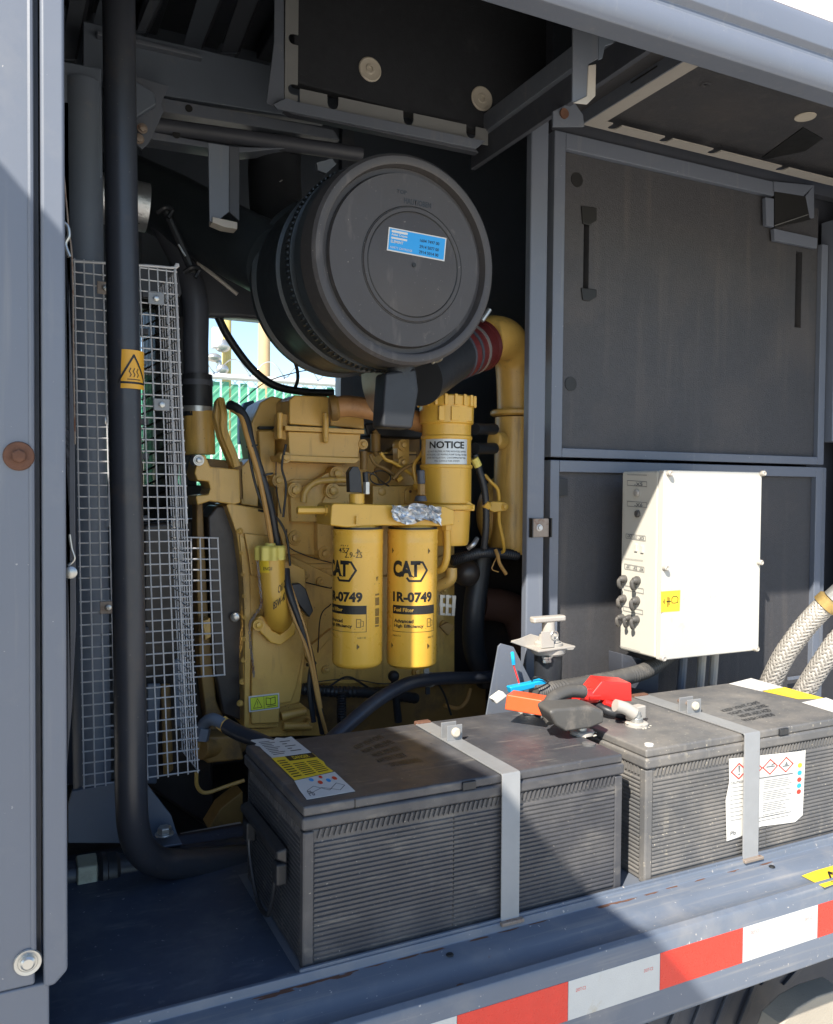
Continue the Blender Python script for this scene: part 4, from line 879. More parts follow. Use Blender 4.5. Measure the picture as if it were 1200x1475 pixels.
    MB().cyl(a, b_, .060, .058, 36).build('cone', m_black, t3)
    MB().cyl(at(645, 516, y=1.67), cc, .058, .058, 36).build('sleeve', m_hosered, t3)
    d = (cc-b_).normalized()
    for q in (0.0, .035, .07): MB().lathe(b_+d*q, d, [(0, .0605), (.008, .0605)], 40).build('hose_clamp', m_dark if q < .05 else m_zinc, t3)
    MB().lathe(cc-d*.012, d, [(0, .060), (.014, .062), (.018, .058)], 40).build('red_collar', m_hosered, t3)
    MB().cyl(at(705, 446, y=1.66), at(694, 462, y=1.66), .006, n=10).build('clamp_screw', m_zinc, t3)
    MB().lathe(at(540, 556, y=1.64), (at(600, 545, y=1.64)-at(540, 556, y=1.64)), [(0, .066), (.02, .068), (.06, .060)], 40).build('bright_flange', m_zinc, t3)
    # rear hood and intake duct running left
    t4 = thing('intake_duct', at(330, 300, y=1.9), 'dark moulded intake duct curving from the air filter to the left', 'duct')
    MB().tube([at(430, 340, y=1.80), at(402, 315, y=1.86), at(396, 262, y=1.90), at(396, 216, y=1.92)], .060, n=30).build('elbow', m_black, t4)
    MB().tube([at(400, 380, y=1.66), at(330, 345, y=1.80), at(250, 300, y=1.95), at(160, 260, y=2.05)], lambda q: .075, n=30).build('duct', m_afb, t4)
    MB().prism([at(a_, b2, y=1.98) for a_, b2 in ((205, 268), (330, 300), (500, 330), (560, 470), (540, 545), (430, 465), (345, 457), (262, 456), (262, 420), (240, 360))], (0, .03, 0)).build('shroud', m_dark, t4, .01)
    MB().tube([at(284, 378, y=1.93), at(310, 398, y=1.92), at(342, 424, y=1.92)], .0045, n=8).build('bright_edge', m_paper, t4)  # white highlight on the shroud's underside, put in as a pale tube
    MB().tube([at(500, 525, y=1.85), at(530, 545, y=1.85), at(560, 568, y=1.85)], .006, n=8).build('bright_edge', m_rusty, t4)
    for px, py in ((400, 265), (413, 258)): MB().bolt(at(px, py, y=1.845), (0, -1, 0), .006).build('bolt', m_rusty, t4)
    MB().tube([at(395, 268, y=1.84), at(403, 262, y=1.83), at(414, 256, y=1.84)], .002, n=6).build('clip_wire', m_zinc, t4)
    MB().prism([at(a_, b2, y=1.55) for a_, b2 in ((456, 234), (478, 228), (485, 236), (470, 250), (458, 245))], (0, .01, 0)).build('clip_bracket', m_frame, t4, .001)
air_filter()
t = thing('coolant_pipe', at(283, 450, y=1.9), 'dark vertical pipe joined to the engine by a black hose sleeve', 'pipe')
MB().tube([at(205, 290, y=1.96), at(232, 320, y=1.94), at(262, 375, y=1.92), at(281, 430, y=1.90), at(282, 500, y=1.90), at(283, 560, y=1.90)], .0275, n=22).build('pipe', m_dark, t)
MB().cyl(at(284, 540, y=1.90), at(285, 600, y=1.90), .033, n=26).build('sleeve', m_black, t)
for py in (548, 586): MB().lathe(at(284, py, y=1.90), (0, 0, -1), [(0, .0345), (.012, .0345)], 28).build('hose_clamp', m_zinc if py > 560 else m_dark, t)
t = thing('stay_rod', at(260, 350, y=1.75), 'slanting black stay with clamps beside the pipes at the upper left', 'rod')
MB().cyl(at(238, 302, y=1.80), at(278, 392, y=1.80), .009, n=10).build('rod', m_black, t)
for px, py in ((238, 302), (277, 388)): MB().tube([at(px-12, py+4, y=1.79), at(px, py-3, y=1.78), at(px+10, py, y=1.79), at(px+4, py+12, y=1.79)], .005, n=8).build('clamp', m_black, t)
MB().cyl(at(257, 352, y=1.785), at(267, 369, y=1.785), .0022, n=6).build('bright_strip', m_zinc, t)

# ================================================================== engine
def engine():
    base = at(560, 900, y=1.9); t = thing('diesel_engine', base, 'large yellow diesel engine with bolted covers, brackets and pipes', 'engine')
    Y = m_yel
    def P(name, px, y, d, mat=Y, bev=.004, par=t, seg=3): return pl(name, px, y, d, mat, par, bev*.55, 2)
    def B(px, py, y, rpx, fl=True, mat=Y, par=t):
        c = at(px, py, y=y); MB().lathe(c, (0, 1, 0), [(-.0025, rpx*1.35*mpp(c)), (-.0025, rpx*1.55*mpp(c)), (-.001, rpx*1.62*mpp(c)), (.03, rpx*1.7*mpp(c))], 24).build('boss', mat, par); c = c-Vector((0, .0026, 0)); o = MB().bolt(c, (0, -1, 0), rpx*.95*mpp(c), None, fl).build('bolt', mat, par, .0008); return o
    # block and head
    P('block', [(395, 690), (655, 690), (655, 985), (420, 995), (400, 900)], 1.90, .35)
    P('head', [(392, 655), (600, 650), (600, 700), (392, 700)], 1.885, .35)
    P('crankcase_rib', [(412, 812), (478, 812), (478, 820), (412, 818)], 1.892, .03)
    P('block_side', [(418, 800), (480, 830), (560, 830), (640, 800), (640, 975), (560, 985), (430, 985), (418, 900)], 1.885, .03)
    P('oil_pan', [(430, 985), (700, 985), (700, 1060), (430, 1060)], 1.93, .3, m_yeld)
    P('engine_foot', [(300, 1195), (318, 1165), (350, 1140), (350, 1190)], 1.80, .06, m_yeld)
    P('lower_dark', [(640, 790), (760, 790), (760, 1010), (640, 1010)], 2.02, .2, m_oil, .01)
    P('ribs', [(436, 940), (478, 905), (482, 912), (445, 955)], 1.872, .02)
    P('front_plate', [(400, 700), (424, 690), (450, 690), (450, 745), (470, 800), (412, 798), (400, 760)], 1.875, .02)
    # valve cover box with clamps
    P('cover_lower', [(415, 621), (520, 625), (517, 660), (417, 658)], 1.80, .14, Y, .006)
    P('cover_flange', [(411, 613), (525, 619), (525, 625), (411, 620)], 1.795, .15, Y, .002)
    P('cover_upper', [(417, 575), (425, 569), (474, 571), (474, 615), (417, 611)], 1.80, .12, Y, .007)
    P('cover_upper', [(476, 573), (524, 585), (525, 618), (476, 613)], 1.83, .12, Y, .005)
    P('cover_base', [(405, 655), (520, 660), (512, 668), (408, 664)], 1.79, .16, Y, .003)
    for a, b, c_, yy in ((469, 592, 632, 1.79), (403, 592, 632, 1.81), ):
        MB().cyl(at(a, b+2, y=yy), at(a, c_, y=yy), 4.6*mpp(at(a, b, y=yy)), 4.2*mpp(at(a, b, y=yy)), 16).build('clamp_post', Y, t, .002)
    MB().sphere(at(469, 634, y=1.79), 4.6*mpp(at(469, 634, y=1.79)), 12).build('clamp_end', Y, t)
    P('side_lug', [(402, 595), (414, 597), (414, 634), (402, 632)], 1.82, .04, Y, .003)
    B(411, 659, 1.785, 5.2); B(523, 640, 1.80, 4.6)
    MB().cyl(at(524, 650, y=1.81), at(524, 676, y=1.81), .009, n=12).build('stud', m_yeld, t)
    # grey-yellow hump left of the cover
    P('rear_cover', [(362, 610), (375, 580), (392, 570), (412, 575), (412, 612), (398, 618), (398, 700), (372, 690)], 1.90, .12, Y, .008)
    P('rear_cap', [(373, 614), (398, 614), (398, 618), (373, 618)], 1.885, .02, m_ink, .001)
    P('rear_boss', [(372, 620), (398, 620), (396, 690), (376, 680)], 1.88, .05, Y, .008)
    # left bracket, water outlet, curved strap
    MB().cyl(at(286, 592, y=1.90), at(288, 655, y=1.90), .034, n=30).build('water_outlet', Y, t, .002)
    P('left_bracket', [(284, 665), (288, 655), (296, 655), (303, 672), (345, 676), (347, 724), (338, 727), (303, 722), (284, 728), (282, 714), (300, 712), (303, 704), (300, 694), (284, 692), (280, 682)], 1.80, .09, Y, .006)
    P('bracket_web', [(295, 660), (350, 665), (352, 720), (300, 720)], 1.86, .05, m_yeld, .005)
    P('arm', [(345, 676), (360, 660), (372, 690), (372, 730), (347, 727)], 1.86, .06, Y, .006)
    MB().tube([at(341, 672, y=1.80), at(336, 655, y=1.80), at(323, 622, y=1.80), at(322, 595, y=1.80), at(318, 576, y=1.82)], .0085, n=8).build('curved_strap', Y, t)
    MB().prism([at(a, b, y=1.815) for a, b in ((309, 600), (312, 578), (318, 570), (325, 577), (326, 620), (341, 672), (335, 676), (316, 630))], (0, .03, 0)).build('strap_plate', Y, t, .004)
    B(286, 663, 1.795, 5, True, m_zinc)
    # flywheel housing
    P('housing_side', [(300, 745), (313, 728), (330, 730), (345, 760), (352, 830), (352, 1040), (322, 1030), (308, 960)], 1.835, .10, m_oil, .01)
    P('housing', [(326, 727), (332, 725), (378, 733), (386, 745), (396, 800), (440, 820), (444, 900), (434, 1000), (432, 1012), (402, 1020), (401, 1048), (352, 1050), (350, 960), (352, 900), (349, 830), (341, 770)], 1.80, .12, Y, .006)
    P('housing_flange', [(345, 770), (352, 775), (360, 830), (362, 900), (361, 960), (358, 1046), (352, 1046), (353, 900), (350, 830)], 1.793, .02, Y, .003)
    P('housing_step', [(352, 768), (392, 772), (398, 800), (400, 830), (362, 830), (358, 800)], 1.79, .02, Y, .004)
    P('housing_face', [(363, 905), (440, 880), (440, 930), (428, 990), (420, 1012), (403, 1014), (403, 1042), (362, 1044)], 1.788, .03, Y, .008)
    b = MB()
    for i in range(9): c = at(343+12*math.sin((i+1)/3.2)-1, 765+i*31, y=1.80); b.bolt(c, (-.6, -.8, 0), .0055, .006)
    o = b.build('edge_bolts', Y, t); o['kind'] = 'stuff'
    MB().lathe(at(340, 888, y=1.83), (-.5, -1, 0), [(0, .010), (.012, .010), (.014, .006)], 16).build('plug', m_zinc, t)
    # yellow ring (fan drive guard) behind the wire guard
    b = MB()
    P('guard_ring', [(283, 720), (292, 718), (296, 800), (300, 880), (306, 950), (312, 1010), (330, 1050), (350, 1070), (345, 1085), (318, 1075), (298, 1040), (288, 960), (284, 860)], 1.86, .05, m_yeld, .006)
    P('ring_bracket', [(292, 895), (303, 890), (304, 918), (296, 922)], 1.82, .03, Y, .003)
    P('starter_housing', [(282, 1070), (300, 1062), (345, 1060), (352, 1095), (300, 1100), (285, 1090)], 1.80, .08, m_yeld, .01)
    MB().cyl(at(288, 1078, y=1.80), at(345, 1070, y=1.86), .024, n=22).build('starter_body', m_yeld, t, .003)
    P('lower_casting', [(400, 1018), (432, 1012), (455, 1030), (468, 1060), (360, 1062), (362, 1050), (400, 1046)], 1.82, .08, Y, .005)
    MB().cyl(at(405, 1032, y=1.80), at(440, 1024, y=1.80), .010, n=14).build('lower_tube', Y, t, .001)
    MB().cyl(at(408, 1046, y=1.80), at(448, 1046, y=1.80), .009, n=14).build('lower_tube', Y, t, .001)
    B(447, 1042, 1.80, 4)
    MB().tube([at(283, 1112, y=1.80), at(284, 1132, y=1.80), at(296, 1142, y=1.80), at(325, 1133, y=1.80), at(352, 1124, y=1.80)], .0042, n=8).build('fuel_line', Y, t)
    # oil filler elbow with cap and chain
    e = thing_part('oil_filler', t, at(393, 830, y=1.74))
    MB().tube([at(391, 800, y=1.74), at(393, 840, y=1.74), at(396, 862, y=1.742), at(399, 882, y=1.755), at(402, 892, y=1.78), at(402, 893, y=1.80)], lambda q: (18.5+4*max(0, q-.5))*mpp(at(393, 840, y=1.74)), n=32).build('elbow', m_yel2, e)
    cc = at(390, 828, y=1.74)
    MB().cyl(at(390, 806, y=1.74), at(390.5, 823, y=1.74), .0265, n=36).build('filler_band', m_label_y, e)
    c = at(389, 806, y=1.74); b = MB(); rs = []
    for dz, f in ((0, 1), (.026, 1.02), (.030, .9)):
        rs.append([b.bm.verts.new(c+Vector((math.cos(a)*.031*f*(1+.09*math.cos(8*a)), math.sin(a)*.031*f*(1+.09*math.cos(8*a)), dz))) for a in [i*2*math.pi/64 for i in range(64)]])
    b.rings(rs); b.lathe(c+Vector((0, 0, .029)), (0, 0, 1), [(0, .012), (.006, .011)], 16); b.build('filler_cap', m_capy, e)
    k = Ink(lambda u, v: Vector((cc.x+.0268*math.sin((u-.55)*2.0), 1.74-.0268*math.cos((u-.55)*2.0), at(390, 823-12*v, y=1.74).z)))
    k.cuts = 10; k.text('ENGINE OIL', .1, .25, .9, .65, .01); k.build('print', m_ink, e)
    q0 = at(395, 860, y=1.74)
    k = Ink(lambda u, v: Vector((q0.x+.0275*math.sin((u-.35)*1.6), q0.y-.0275*math.cos((u-.35)*1.6), at(390, 888-45*v-22*u, y=1.72).z)))
    k.cuts = 8; k.text('85W-40', .12, .15, .78, .40, .01); k.build('print', m_ink, e); k = Ink(k.fn, 8); k.text('Oil 0.5', .35, .55, .9, .8, .01); k.build('print', m_ink, e)
    P('filler_flange', [(366, 893), (376, 886), (385, 892), (392, 908), (404, 914), (415, 906), (421, 894), (428, 900), (424, 915), (404, 930), (390, 926), (376, 912)], 1.768, .022, m_yel2, .005, e)
    B(372, 900, 1.762, 5.2, True, m_yel2, e)
    MB().cyl(at(372, 900, y=1.785), at(372, 900, y=1.768), .0135, n=20).build('flange_ear', m_yel2, e)
    def chain(name, pts, n, par, mat, s=.0042):
        P_ = smooth(pts, 12); b = MB()
        for i in range(n):
            f = i/n*(len(P_)-1); k0 = int(f); p = P_[k0]; d = (P_[min(k0+1, len(P_)-1)]-P_[max(k0-1, 0)]).normalized(); u = d.orthogonal().normalized() if i % 2 else d.cross(d.orthogonal()).normalized()
            b.tube([p+d*s*1.2*math.cos(a)+u*s*.6*math.sin(a) for a in [j*math.pi/4 for j in range(9)]], s*.26, n=5, steps=1, cap=False)
        o = b.build(name, mat, par); o['kind'] = 'stuff'; return o
    chain('chain', [at(371, 808, y=1.735), at(374, 840, y=1.73), at(376, 870, y=1.73), at(366, 888, y=1.75), at(360, 900, y=1.76), at(361, 930, y=1.77), at(364, 955, y=1.77), at(366, 978, y=1.77)], 38, e, m_rusty)
    # cables clipped to the front of the housing
    # centre covers, brackets and bolts
    P('bracket', [(418, 712), (425, 708), (480, 676), (490, 674), (497, 682), (492, 694), (470, 700), (468, 745), (462, 752), (420, 752)], 1.855, .03)
    P('pipe_bracket', [(470, 712), (480, 700), (505, 700), (520, 705), (520, 745), (455, 745)], 1.845, .03)
    for p in ((425, 706, 1.85, 7), (479, 707, 1.84, 7), (485, 682, 1.85, 6.5), (401, 692, 1.87, 6), (425, 775, 1.87, 6.5), (468, 797, 1.85, 6.5), (548, 708, 1.83, 7)): B(*p)
    MB().tube([at(437, 724, y=1.835), at(440, 708, y=1.835), at(452, 696, y=1.835), at(470, 692, y=1.835), at(505, 691, y=1.84)], .0075, n=12).build('pipe', Y, t)
    P('vertical_rib', [(457, 745), (478, 745), (478, 800), (472, 806), (462, 804), (457, 790)], 1.85, .04, Y, .006)
    P('plate', [(537, 700), (600, 700), (622, 702), (622, 727), (537, 727)], 1.82, .04, Y, .004)
    P('plate_tab', [(584, 706), (590, 702), (606, 702), (606, 726), (584, 726)], 1.812, .02, Y, .003)
    MB().lathe(at(591, 708, y=1.811), (0, -1, 0), [(0, .0035), (.001, .0035)], 12).build('hole', m_rust, t)
    P('ear', [(606, 704), (615, 700), (622, 706), (622, 728), (606, 728)], 1.80, .04, Y, .005)
    P('bolted_tab', [(573, 636), (577, 633), (590, 633), (590, 674), (577, 674), (573, 670)], 1.81, .03, Y, .004)
    B(581, 641, 1.805, 5.2); B(581, 666, 1.805, 5.2)
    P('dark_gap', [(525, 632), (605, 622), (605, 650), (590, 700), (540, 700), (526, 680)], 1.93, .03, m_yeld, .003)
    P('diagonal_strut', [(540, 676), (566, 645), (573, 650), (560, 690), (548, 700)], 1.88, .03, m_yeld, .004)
    MB().cyl(at(541, 625, y=1.86), at(541, 650, y=1.86), .012, n=14).build('injector', m_yeld, t)
    b = MB(); b.tube([at(548+15*math.cos(a), 688+10*math.sin(a), y=1.81) for a in [i*math.pi/8 for i in range(17)]], .0018, n=6, steps=2); b.build('wire_loop', m_black, t)
    for py in ((620, 650)): MB().cyl(at(539, py, y=1.86), at(543, py+6, y=1.86), .006, n=10).build('nut', m_yeld, t)
    # rocker pipe over the top
    MB().tube([at(478, 588, y=1.76), at(500, 585, y=1.75), at(530, 589, y=1.74), at(575, 600, y=1.75), at(620, 612, y=1.78)], .0235, n=26).build('breather_pipe', M('breather_paint', (.40, .21, .09), .45, var=.25, scale=20, grime=((.16, .07, .03), 22, .5, .2, .6)), t)
    MB().lathe(at(476, 588, y=1.76), (at(500, 585, y=1.75)-at(476, 588, y=1.76)), [(0, .028), (.012, .029), (.018, .024)], 26).build('pipe_collar', m_yeld, t)
    P('dark_duct', [(525, 610), (612, 604), (612, 632), (530, 628)], 1.88, .06, m_black, .01)
    for q in ([(413, 762), (415, 786), (440, 800), (478, 811)], [(477, 870), (462, 888), (458, 940)], [(398, 655), (398, 700), (405, 740)], [(437, 985), (500, 978), (560, 985), (640, 975)], [(545, 655), (600, 655)], [(404, 830), (470, 846), (478, 846)]):
        MB().tube([at(*p, y=1.868) for p in q], .0014, n=5).build('gasket_line', m_ink, t)
    for k, q in enumerate(([(533, 655), (540, 668), (556, 676), (575, 690)], [(548, 652), (556, 662), (570, 668), (600, 688)], [(566, 690), (580, 676), (598, 668), (612, 664)], [(612, 640), (606, 655), (596, 672), (600, 700)])):
        MB().tube([at(*p, y=1.80-.01*k) for p in q], .0042, n=10).build('injector_line', m_yel2 if k % 2 else m_yeld, t); p = at(*q[-1], y=1.80-.01*k)
        MB().cyl(p-Vector((.006, 0, .004)), p+Vector((.006, 0, .004)), .0075, n=6).build('line_nut', m_zinc if k == 2 else m_yel2, t)
    for q in ([(372, 735), (395, 742), (412, 770), (418, 815)], [(412, 640), (406, 672), (412, 700), (408, 745)], [(440, 985), (470, 990), (500, 975), (530, 990)], [(628, 980), (640, 1000), (650, 1030)]):
        MB().tube([at(*p, y=1.78) for p in q], .0026, n=6).build('wire', m_ink, t)
    for px, py in ((440, 830), (462, 838), (436, 960), (470, 965), (600, 968), (640, 900), (640, 850)): B(px, py, 1.88, 4.0)
    k = Ink(quad(at(421, 820, y=1.884), at(442, 824, y=1.884), at(442, 838, y=1.884), at(421, 834, y=1.884))); k.text('6 31 7', 0, .55, 1, 1).text('49V2', 0, 0, .8, .45); k.build('cast_lettering', m_yeld, t)
    # fuel filter head
    h = P('filter_head', [(478, 727), (482, 725), (565, 727), (640, 729), (655, 735), (655, 756), (634, 758), (552, 757), (500, 760), (476, 757), (477, 735)], 1.60, .09, m_yel2, .006)
    MB().cyl(at(428, 735, y=1.63), at(478, 735, y=1.63), .0085, n=6).build('drain_fitting', m_yel2, t, .001)
    MB().cyl(at(467, 735, y=1.63), at(476, 735, y=1.63), .0115, n=6).build('fitting_nut', m_yel2, t, .001)
    MB().cyl(at(514, 711, y=1.62), at(514, 728, y=1.62), .016, n=26).build('port_boss', m_yel2, t, .001)
    for px in (514, 594): 
        c = at(px, 762, y=1.64); MB().lathe(c, (0, 0, 1), [(-.002, .048), (.006, .046), (.013, .034), (.016, .02)], 40).build('filter_seat', m_yel2, t)
    MB().cyl(at(514, 755, y=1.595), at(514, 743, y=1.595), .003, .002, 8).build('nib', m_yel2, t)
    # sensors
    P('sensor_plug', [(503, 680), (508, 672), (516, 672), (520, 680), (522, 710), (504, 709)], 1.60, .02, m_black, .003)
    MB().cyl(at(528, 712, y=1.61), at(528, 694, y=1.61), .0075, n=6).build('sensor_body', m_zinc, t, .001)
    MB().cyl(at(527, 694, y=1.61), at(526, 680, y=1.61), .006, n=12).build('sensor_cap', m_black, t, .001)
    MB().cyl(at(607, 697, y=1.61), at(606, 677, y=1.61), .009, n=8).build('sensor_plug', m_dark, t, .002)
    MB().cyl(at(607, 713, y=1.61), at(607, 697, y=1.61), .0085, n=8).build('sensor_body', m_yeld, t, .001)
    MB().cyl(at(606, 722, y=1.61), at(606, 714, y=1.61), .0145, .011, 16).build('sensor_flange', m_dark, t, .001)
    MB().tube([at(528, 680, y=1.61), at(540, 684, y=1.62), at(548, 692, y=1.65), at(560, 700, y=1.7)], .0018, n=6).build('sensor_wire', m_ink, t)
    # crumpled foil over the head
    random.seed(11); b = MB(); G = []
    for j in range(8):
        row = []
        for i in range(18):
            u, v = i/17, j/7; top = 727+2*math.sin(u*9); bot = 754+4*math.sin(u*7)-9*max(0, .35-u)*3
            p = at(564+71*u+random.uniform(-1.6, 1.6), top+(bot-top)*v+random.uniform(-1.5, 1.5), y=1.588+random.uniform(-.007, .004)); row.append(b.bm.verts.new(p))
        G.append(row)
    for j in range(7):
        for i in range(17):
            b._f([G[j][i], G[j][i+1], G[j+1][i+1]]); b._f([G[j][i], G[j+1][i+1], G[j+1][i]])
    b.build('foil', m_fleece, t, sharp=5)
    return t
def thing_part(name, parent, loc):
    o = bpy.data.objects.new(name, None); COL.objects.link(o); o.empty_display_size = .02; WO[o] = Vector(loc); o.parent = parent; o.location = WO[o]-WO[parent]; return o
eng = engine()

# turbo / elbow and canister at the right of the engine
t = thing('intake_elbow', at(730, 700, y=1.85), 'tall yellow cast elbow pipe beside the partition post', 'pipe')
MB().tube([at(697, 492, y=1.74), at(712, 486, y=1.76), at(730, 492, y=1.80), at(740, 520, y=1.83), at(742, 560, y=1.84), at(742, 600, y=1.84)], lambda q: .054-.008*q, n=36).build('elbow', m_yel, t)
MB().lathe(at(742, 591, y=1.84), (0, 0, -1), [(0, .060), (.004, .064), (.012, .064), (.016, .058)], 40).build('flange', m_yel, t)
MB().lathe(at(742, 602, y=1.84), (0, 0, -1), [(0, .052), (.28, .055), (.33, .060), (.35, .05)], 40).build('lower_pipe', m_yel, t)
MB().sphere(at(735, 740, y=1.90), .10, 30, (1.0, .6, 1.1)).build('volute', m_yel, t)
MB().lathe(at(722, 635, y=1.80), (-.9, -.4, 0), [(0, .022), (.03, .022), (.035, .018)], 20).build('side_boss', m_yel, t)
for dz in (618, 646): MB().cyl(at(684, dz, y=1.74), at(712, dz, y=1.78), .014, n=12).build('hose_fitting', m_black, t)
t = thing('crankcase_breather', at(643, 740, y=1.72), 'yellow ribbed canister with a NOTICE sticker on the engine', 'canister')
cy = at(643, 640, y=1.71); Rr = 36.5*mpp(cy); Zp = lambda py: at(643, py, y=1.70).z
MB().lathe((cy.x, cy.y, 0), (0, 0, 1), [(Zp(727), Rr*.9), (Zp(724), Rr*1.0), (Zp(675), Rr), (Zp(674), Rr*1.04), (Zp(670), Rr*1.04), (Zp(669), Rr*.98), (Zp(634), Rr*.98), (Zp(632), Rr*1.02), (Zp(629), Rr*1.02), (Zp(627), Rr*.97), (Zp(612), Rr*.97), (Zp(610), Rr*1.06), (Zp(583), Rr*1.07), (Zp(578), Rr*.95)], 64).build('canister', m_yel2, t)
b = MB()
MB().lathe((cy.x, cy.y, 0), (0, 0, 1), [(Zp(585), Rr*1.10), (Zp(573), Rr*1.10), (Zp(571), Rr*1.04), (Zp(570), Rr*.4)], 64).build('lid', m_yel2, t)
for i in range(18):
    a = i*2*math.pi/18; p = Vector((cy.x+Rr*1.11*math.cos(a), cy.y+Rr*1.11*math.sin(a), 0)); o = MB().box((p.x-.0035, p.y-.0035, Zp(586)), (p.x+.0035, p.y+.0035, Zp(570.5))).build('lid_lug', m_yel2, t, .001)
for a in (-2.2, -1.75, -1.2):
    p = Vector((cy.x+Rr*1.065*math.cos(a), cy.y+Rr*1.065*math.sin(a), 0)); MB().box((p.x-.010, p.y-.002, Zp(608)), (p.x+.010, p.y+.006, Zp(588))).build('pad', m_yel2, t, .001)
MB().lathe((cy.x, cy.y, 0), (0, 0, 1), [(Zp(735), Rr*.9), (Zp(733), Rr*1.15), (Zp(727), Rr*1.15), (Zp(725), Rr)], 48).build('base_ring', m_yel2, t)
MB().prism([at(a, b_, y=1.66) for a, b_ in ((640, 724), (676, 722), (684, 728), (684, 736), (650, 736))], (0, .05, 0)).build('base_lug', m_yel2, t, .002)
MB().lathe((cy.x+.004, cy.y, 0), (0, 0, 1), [(Zp(785), Rr*.8), (Zp(780), Rr*.86), (Zp(735), Rr*.92)], 48).build('lower_bowl', m_yel2, t)
def cylmap(c, rad, a0, a1, z0, z1): return lambda u, v: Vector((c.x+rad*math.cos(a0+(a1-a0)*u), c.y+rad*math.sin(a0+(a1-a0)*u), z0+(z1-z0)*v))
vang = math.atan2(-cy.y, -cy.x)                              # direction from canister to camera
f0 = cylmap(cy, Rr*.985, vang-.95, vang+.95, Zp(669.5), Zp(633.5)); fI = cylmap(cy, Rr*.985+.0008, vang-.95, vang+.95, Zp(669.5), Zp(633.5))
b = MB(); n = 24
for i in range(n): b._f([b.bm.verts.new(f0(*q)) for q in ((i/n, 0), ((i+1)/n, 0), ((i+1)/n, 1), (i/n, 1))], True)
bmesh.ops.remove_doubles(b.bm, verts=b.bm.verts, dist=1e-6); b.build('notice_sticker', m_silver, t)
k = Ink(fI, 24); k.text('NOTICE', .13, .62, .90, .90, .03); k.build('print', m_ink, t); k = Ink(fI, 24)
random.seed(2)
for i, s in enumerate(('DO NOT FILL FUEL FILTERS WITH FUEL BEFORE', 'INSTALLING. USE PRIMING PUMP TO FILL FILTERS', 'AFTER INSTALLATION. CONTAMINATED FUEL', 'WILL DAMAGE FUEL SYSTEM')): k.text(s, (.08, .05, .06, .25)[i], .47-i*.125, (.95, .97, .95, .78)[i], .535-i*.125, .0)
k.build('small_print', m_ink, t)['kind'] = 'stuff'
t = thing('fuel_line', at(650, 800, y=1.66), 'yellow bent fuel line descending beside the right filter', 'pipe')
MB().tube([at(643, 755, y=1.66), at(644, 780, y=1.66), at(643, 805, y=1.66), at(636, 820, y=1.67), at(622, 822, y=1.69)], .0085, n=14).build('pipe', m_yel2, t)
MB().cyl(at(643, 750, y=1.66), at(643, 764, y=1.66), .012, n=6).build('nut', m_yel2, t, .001)
MB().tube([at(650, 818, y=1.72), at(648, 835, y=1.72), at(630, 845, y=1.74)], .014, n=14).build('elbow', m_yel, t)
t = thing('injection_line', at(710, 700, y=1.76), 'thin yellow pipe with a clamp in front of the elbow pipe', 'pipe')
MB().tube([at(698, 684, y=1.76), at(707, 694, y=1.75), at(717, 705, y=1.75), at(719, 725, y=1.75), at(719, 750, y=1.75), at(724, 775, y=1.75), at(726, 792, y=1.76), at(722, 796, y=1.77)], .0042, n=10).build('pipe', m_yel2, t)
MB().prism([at(a, b_, y=1.735) for a, b_ in ((700, 724), (712, 722), (728, 723), (728, 736), (712, 738), (700, 733))], (0, .02, 0)).build('clamp', m_yel2, t, .003)
MB().bolt(at(727, 730, y=1.735), (0, -1, 0), .007).build('clamp_bolt', m_yel2, t)
t = thing('sheathed_cable', at(698, 740, y=1.72), 'black sheathed cable running down right of the canister', 'cable')
MB().tube([at(684, 655, y=1.72), at(690, 676, y=1.72), at(697, 700, y=1.72), at(700, 725, y=1.72), at(700, 760, y=1.72), at(697, 790, y=1.73)], .0085, n=12, steps=10, ribs=1, rib=.03).build('sheath', m_black, t)
MB().cyl(at(683, 660, y=1.715), at(689, 672, y=1.715), .010, n=10).build('joint', m_capy, t, .001)
MB().cyl(at(698, 725, y=1.718), at(704, 731, y=1.718), .010, n=10).build('tie', m_yel2, t, .001)
t = thing('ribbed_hose', at(690, 800, y=1.76), 'black ribbed hose with a steel band low beside the post', 'hose')
MB().tube([at(650, 808, y=1.74), at(670, 802, y=1.74), at(695, 796, y=1.75), at(720, 797, y=1.78), at(745, 800, y=1.80)], .012, n=14, steps=16, ribs=1, rib=.12).build('hose', m_black, t)
MB().tube([at(674, 790, y=1.73), at(682, 784, y=1.72), at(687, 776, y=1.73)], .006, n=8).build('band', m_zinc, t)
MB().sphere(at(672, 825, y=1.82), .035, 16).build('pump_body', m_oil, t)
t = thing('frayed_wire', at(715, 815, y=1.76), 'frayed tan wire end hanging near the partition post', 'wire')
MB().tube([at(714, 792, y=1.75), at(717, 800, y=1.74), at(720, 812, y=1.74), at(729, 827, y=1.74)], .0045, n=8).build('sleeve', m_tan, t)
MB().tube([at(717, 800, y=1.75), at(711, 812, y=1.75), at(709, 820, y=1.75), at(718, 824, y=1.75)], .0015, n=6).build('strand', m_tan, t)
t = thing('coolant_hose', at(700, 880, y=1.8), 'wide black hose falling into the dark behind the right filter', 'hose')
MB().tube([at(694, 800, y=1.84), at(688, 840, y=1.84), at(682, 890, y=1.84), at(684, 940, y=1.86), at(700, 980, y=1.9)], .028, n=24).build('hose', m_black, t)
t = thing('slotted_plate', at(645, 872, y=1.78), 'small grey slotted connector plate right of the filters', 'plate')
z = 1.78
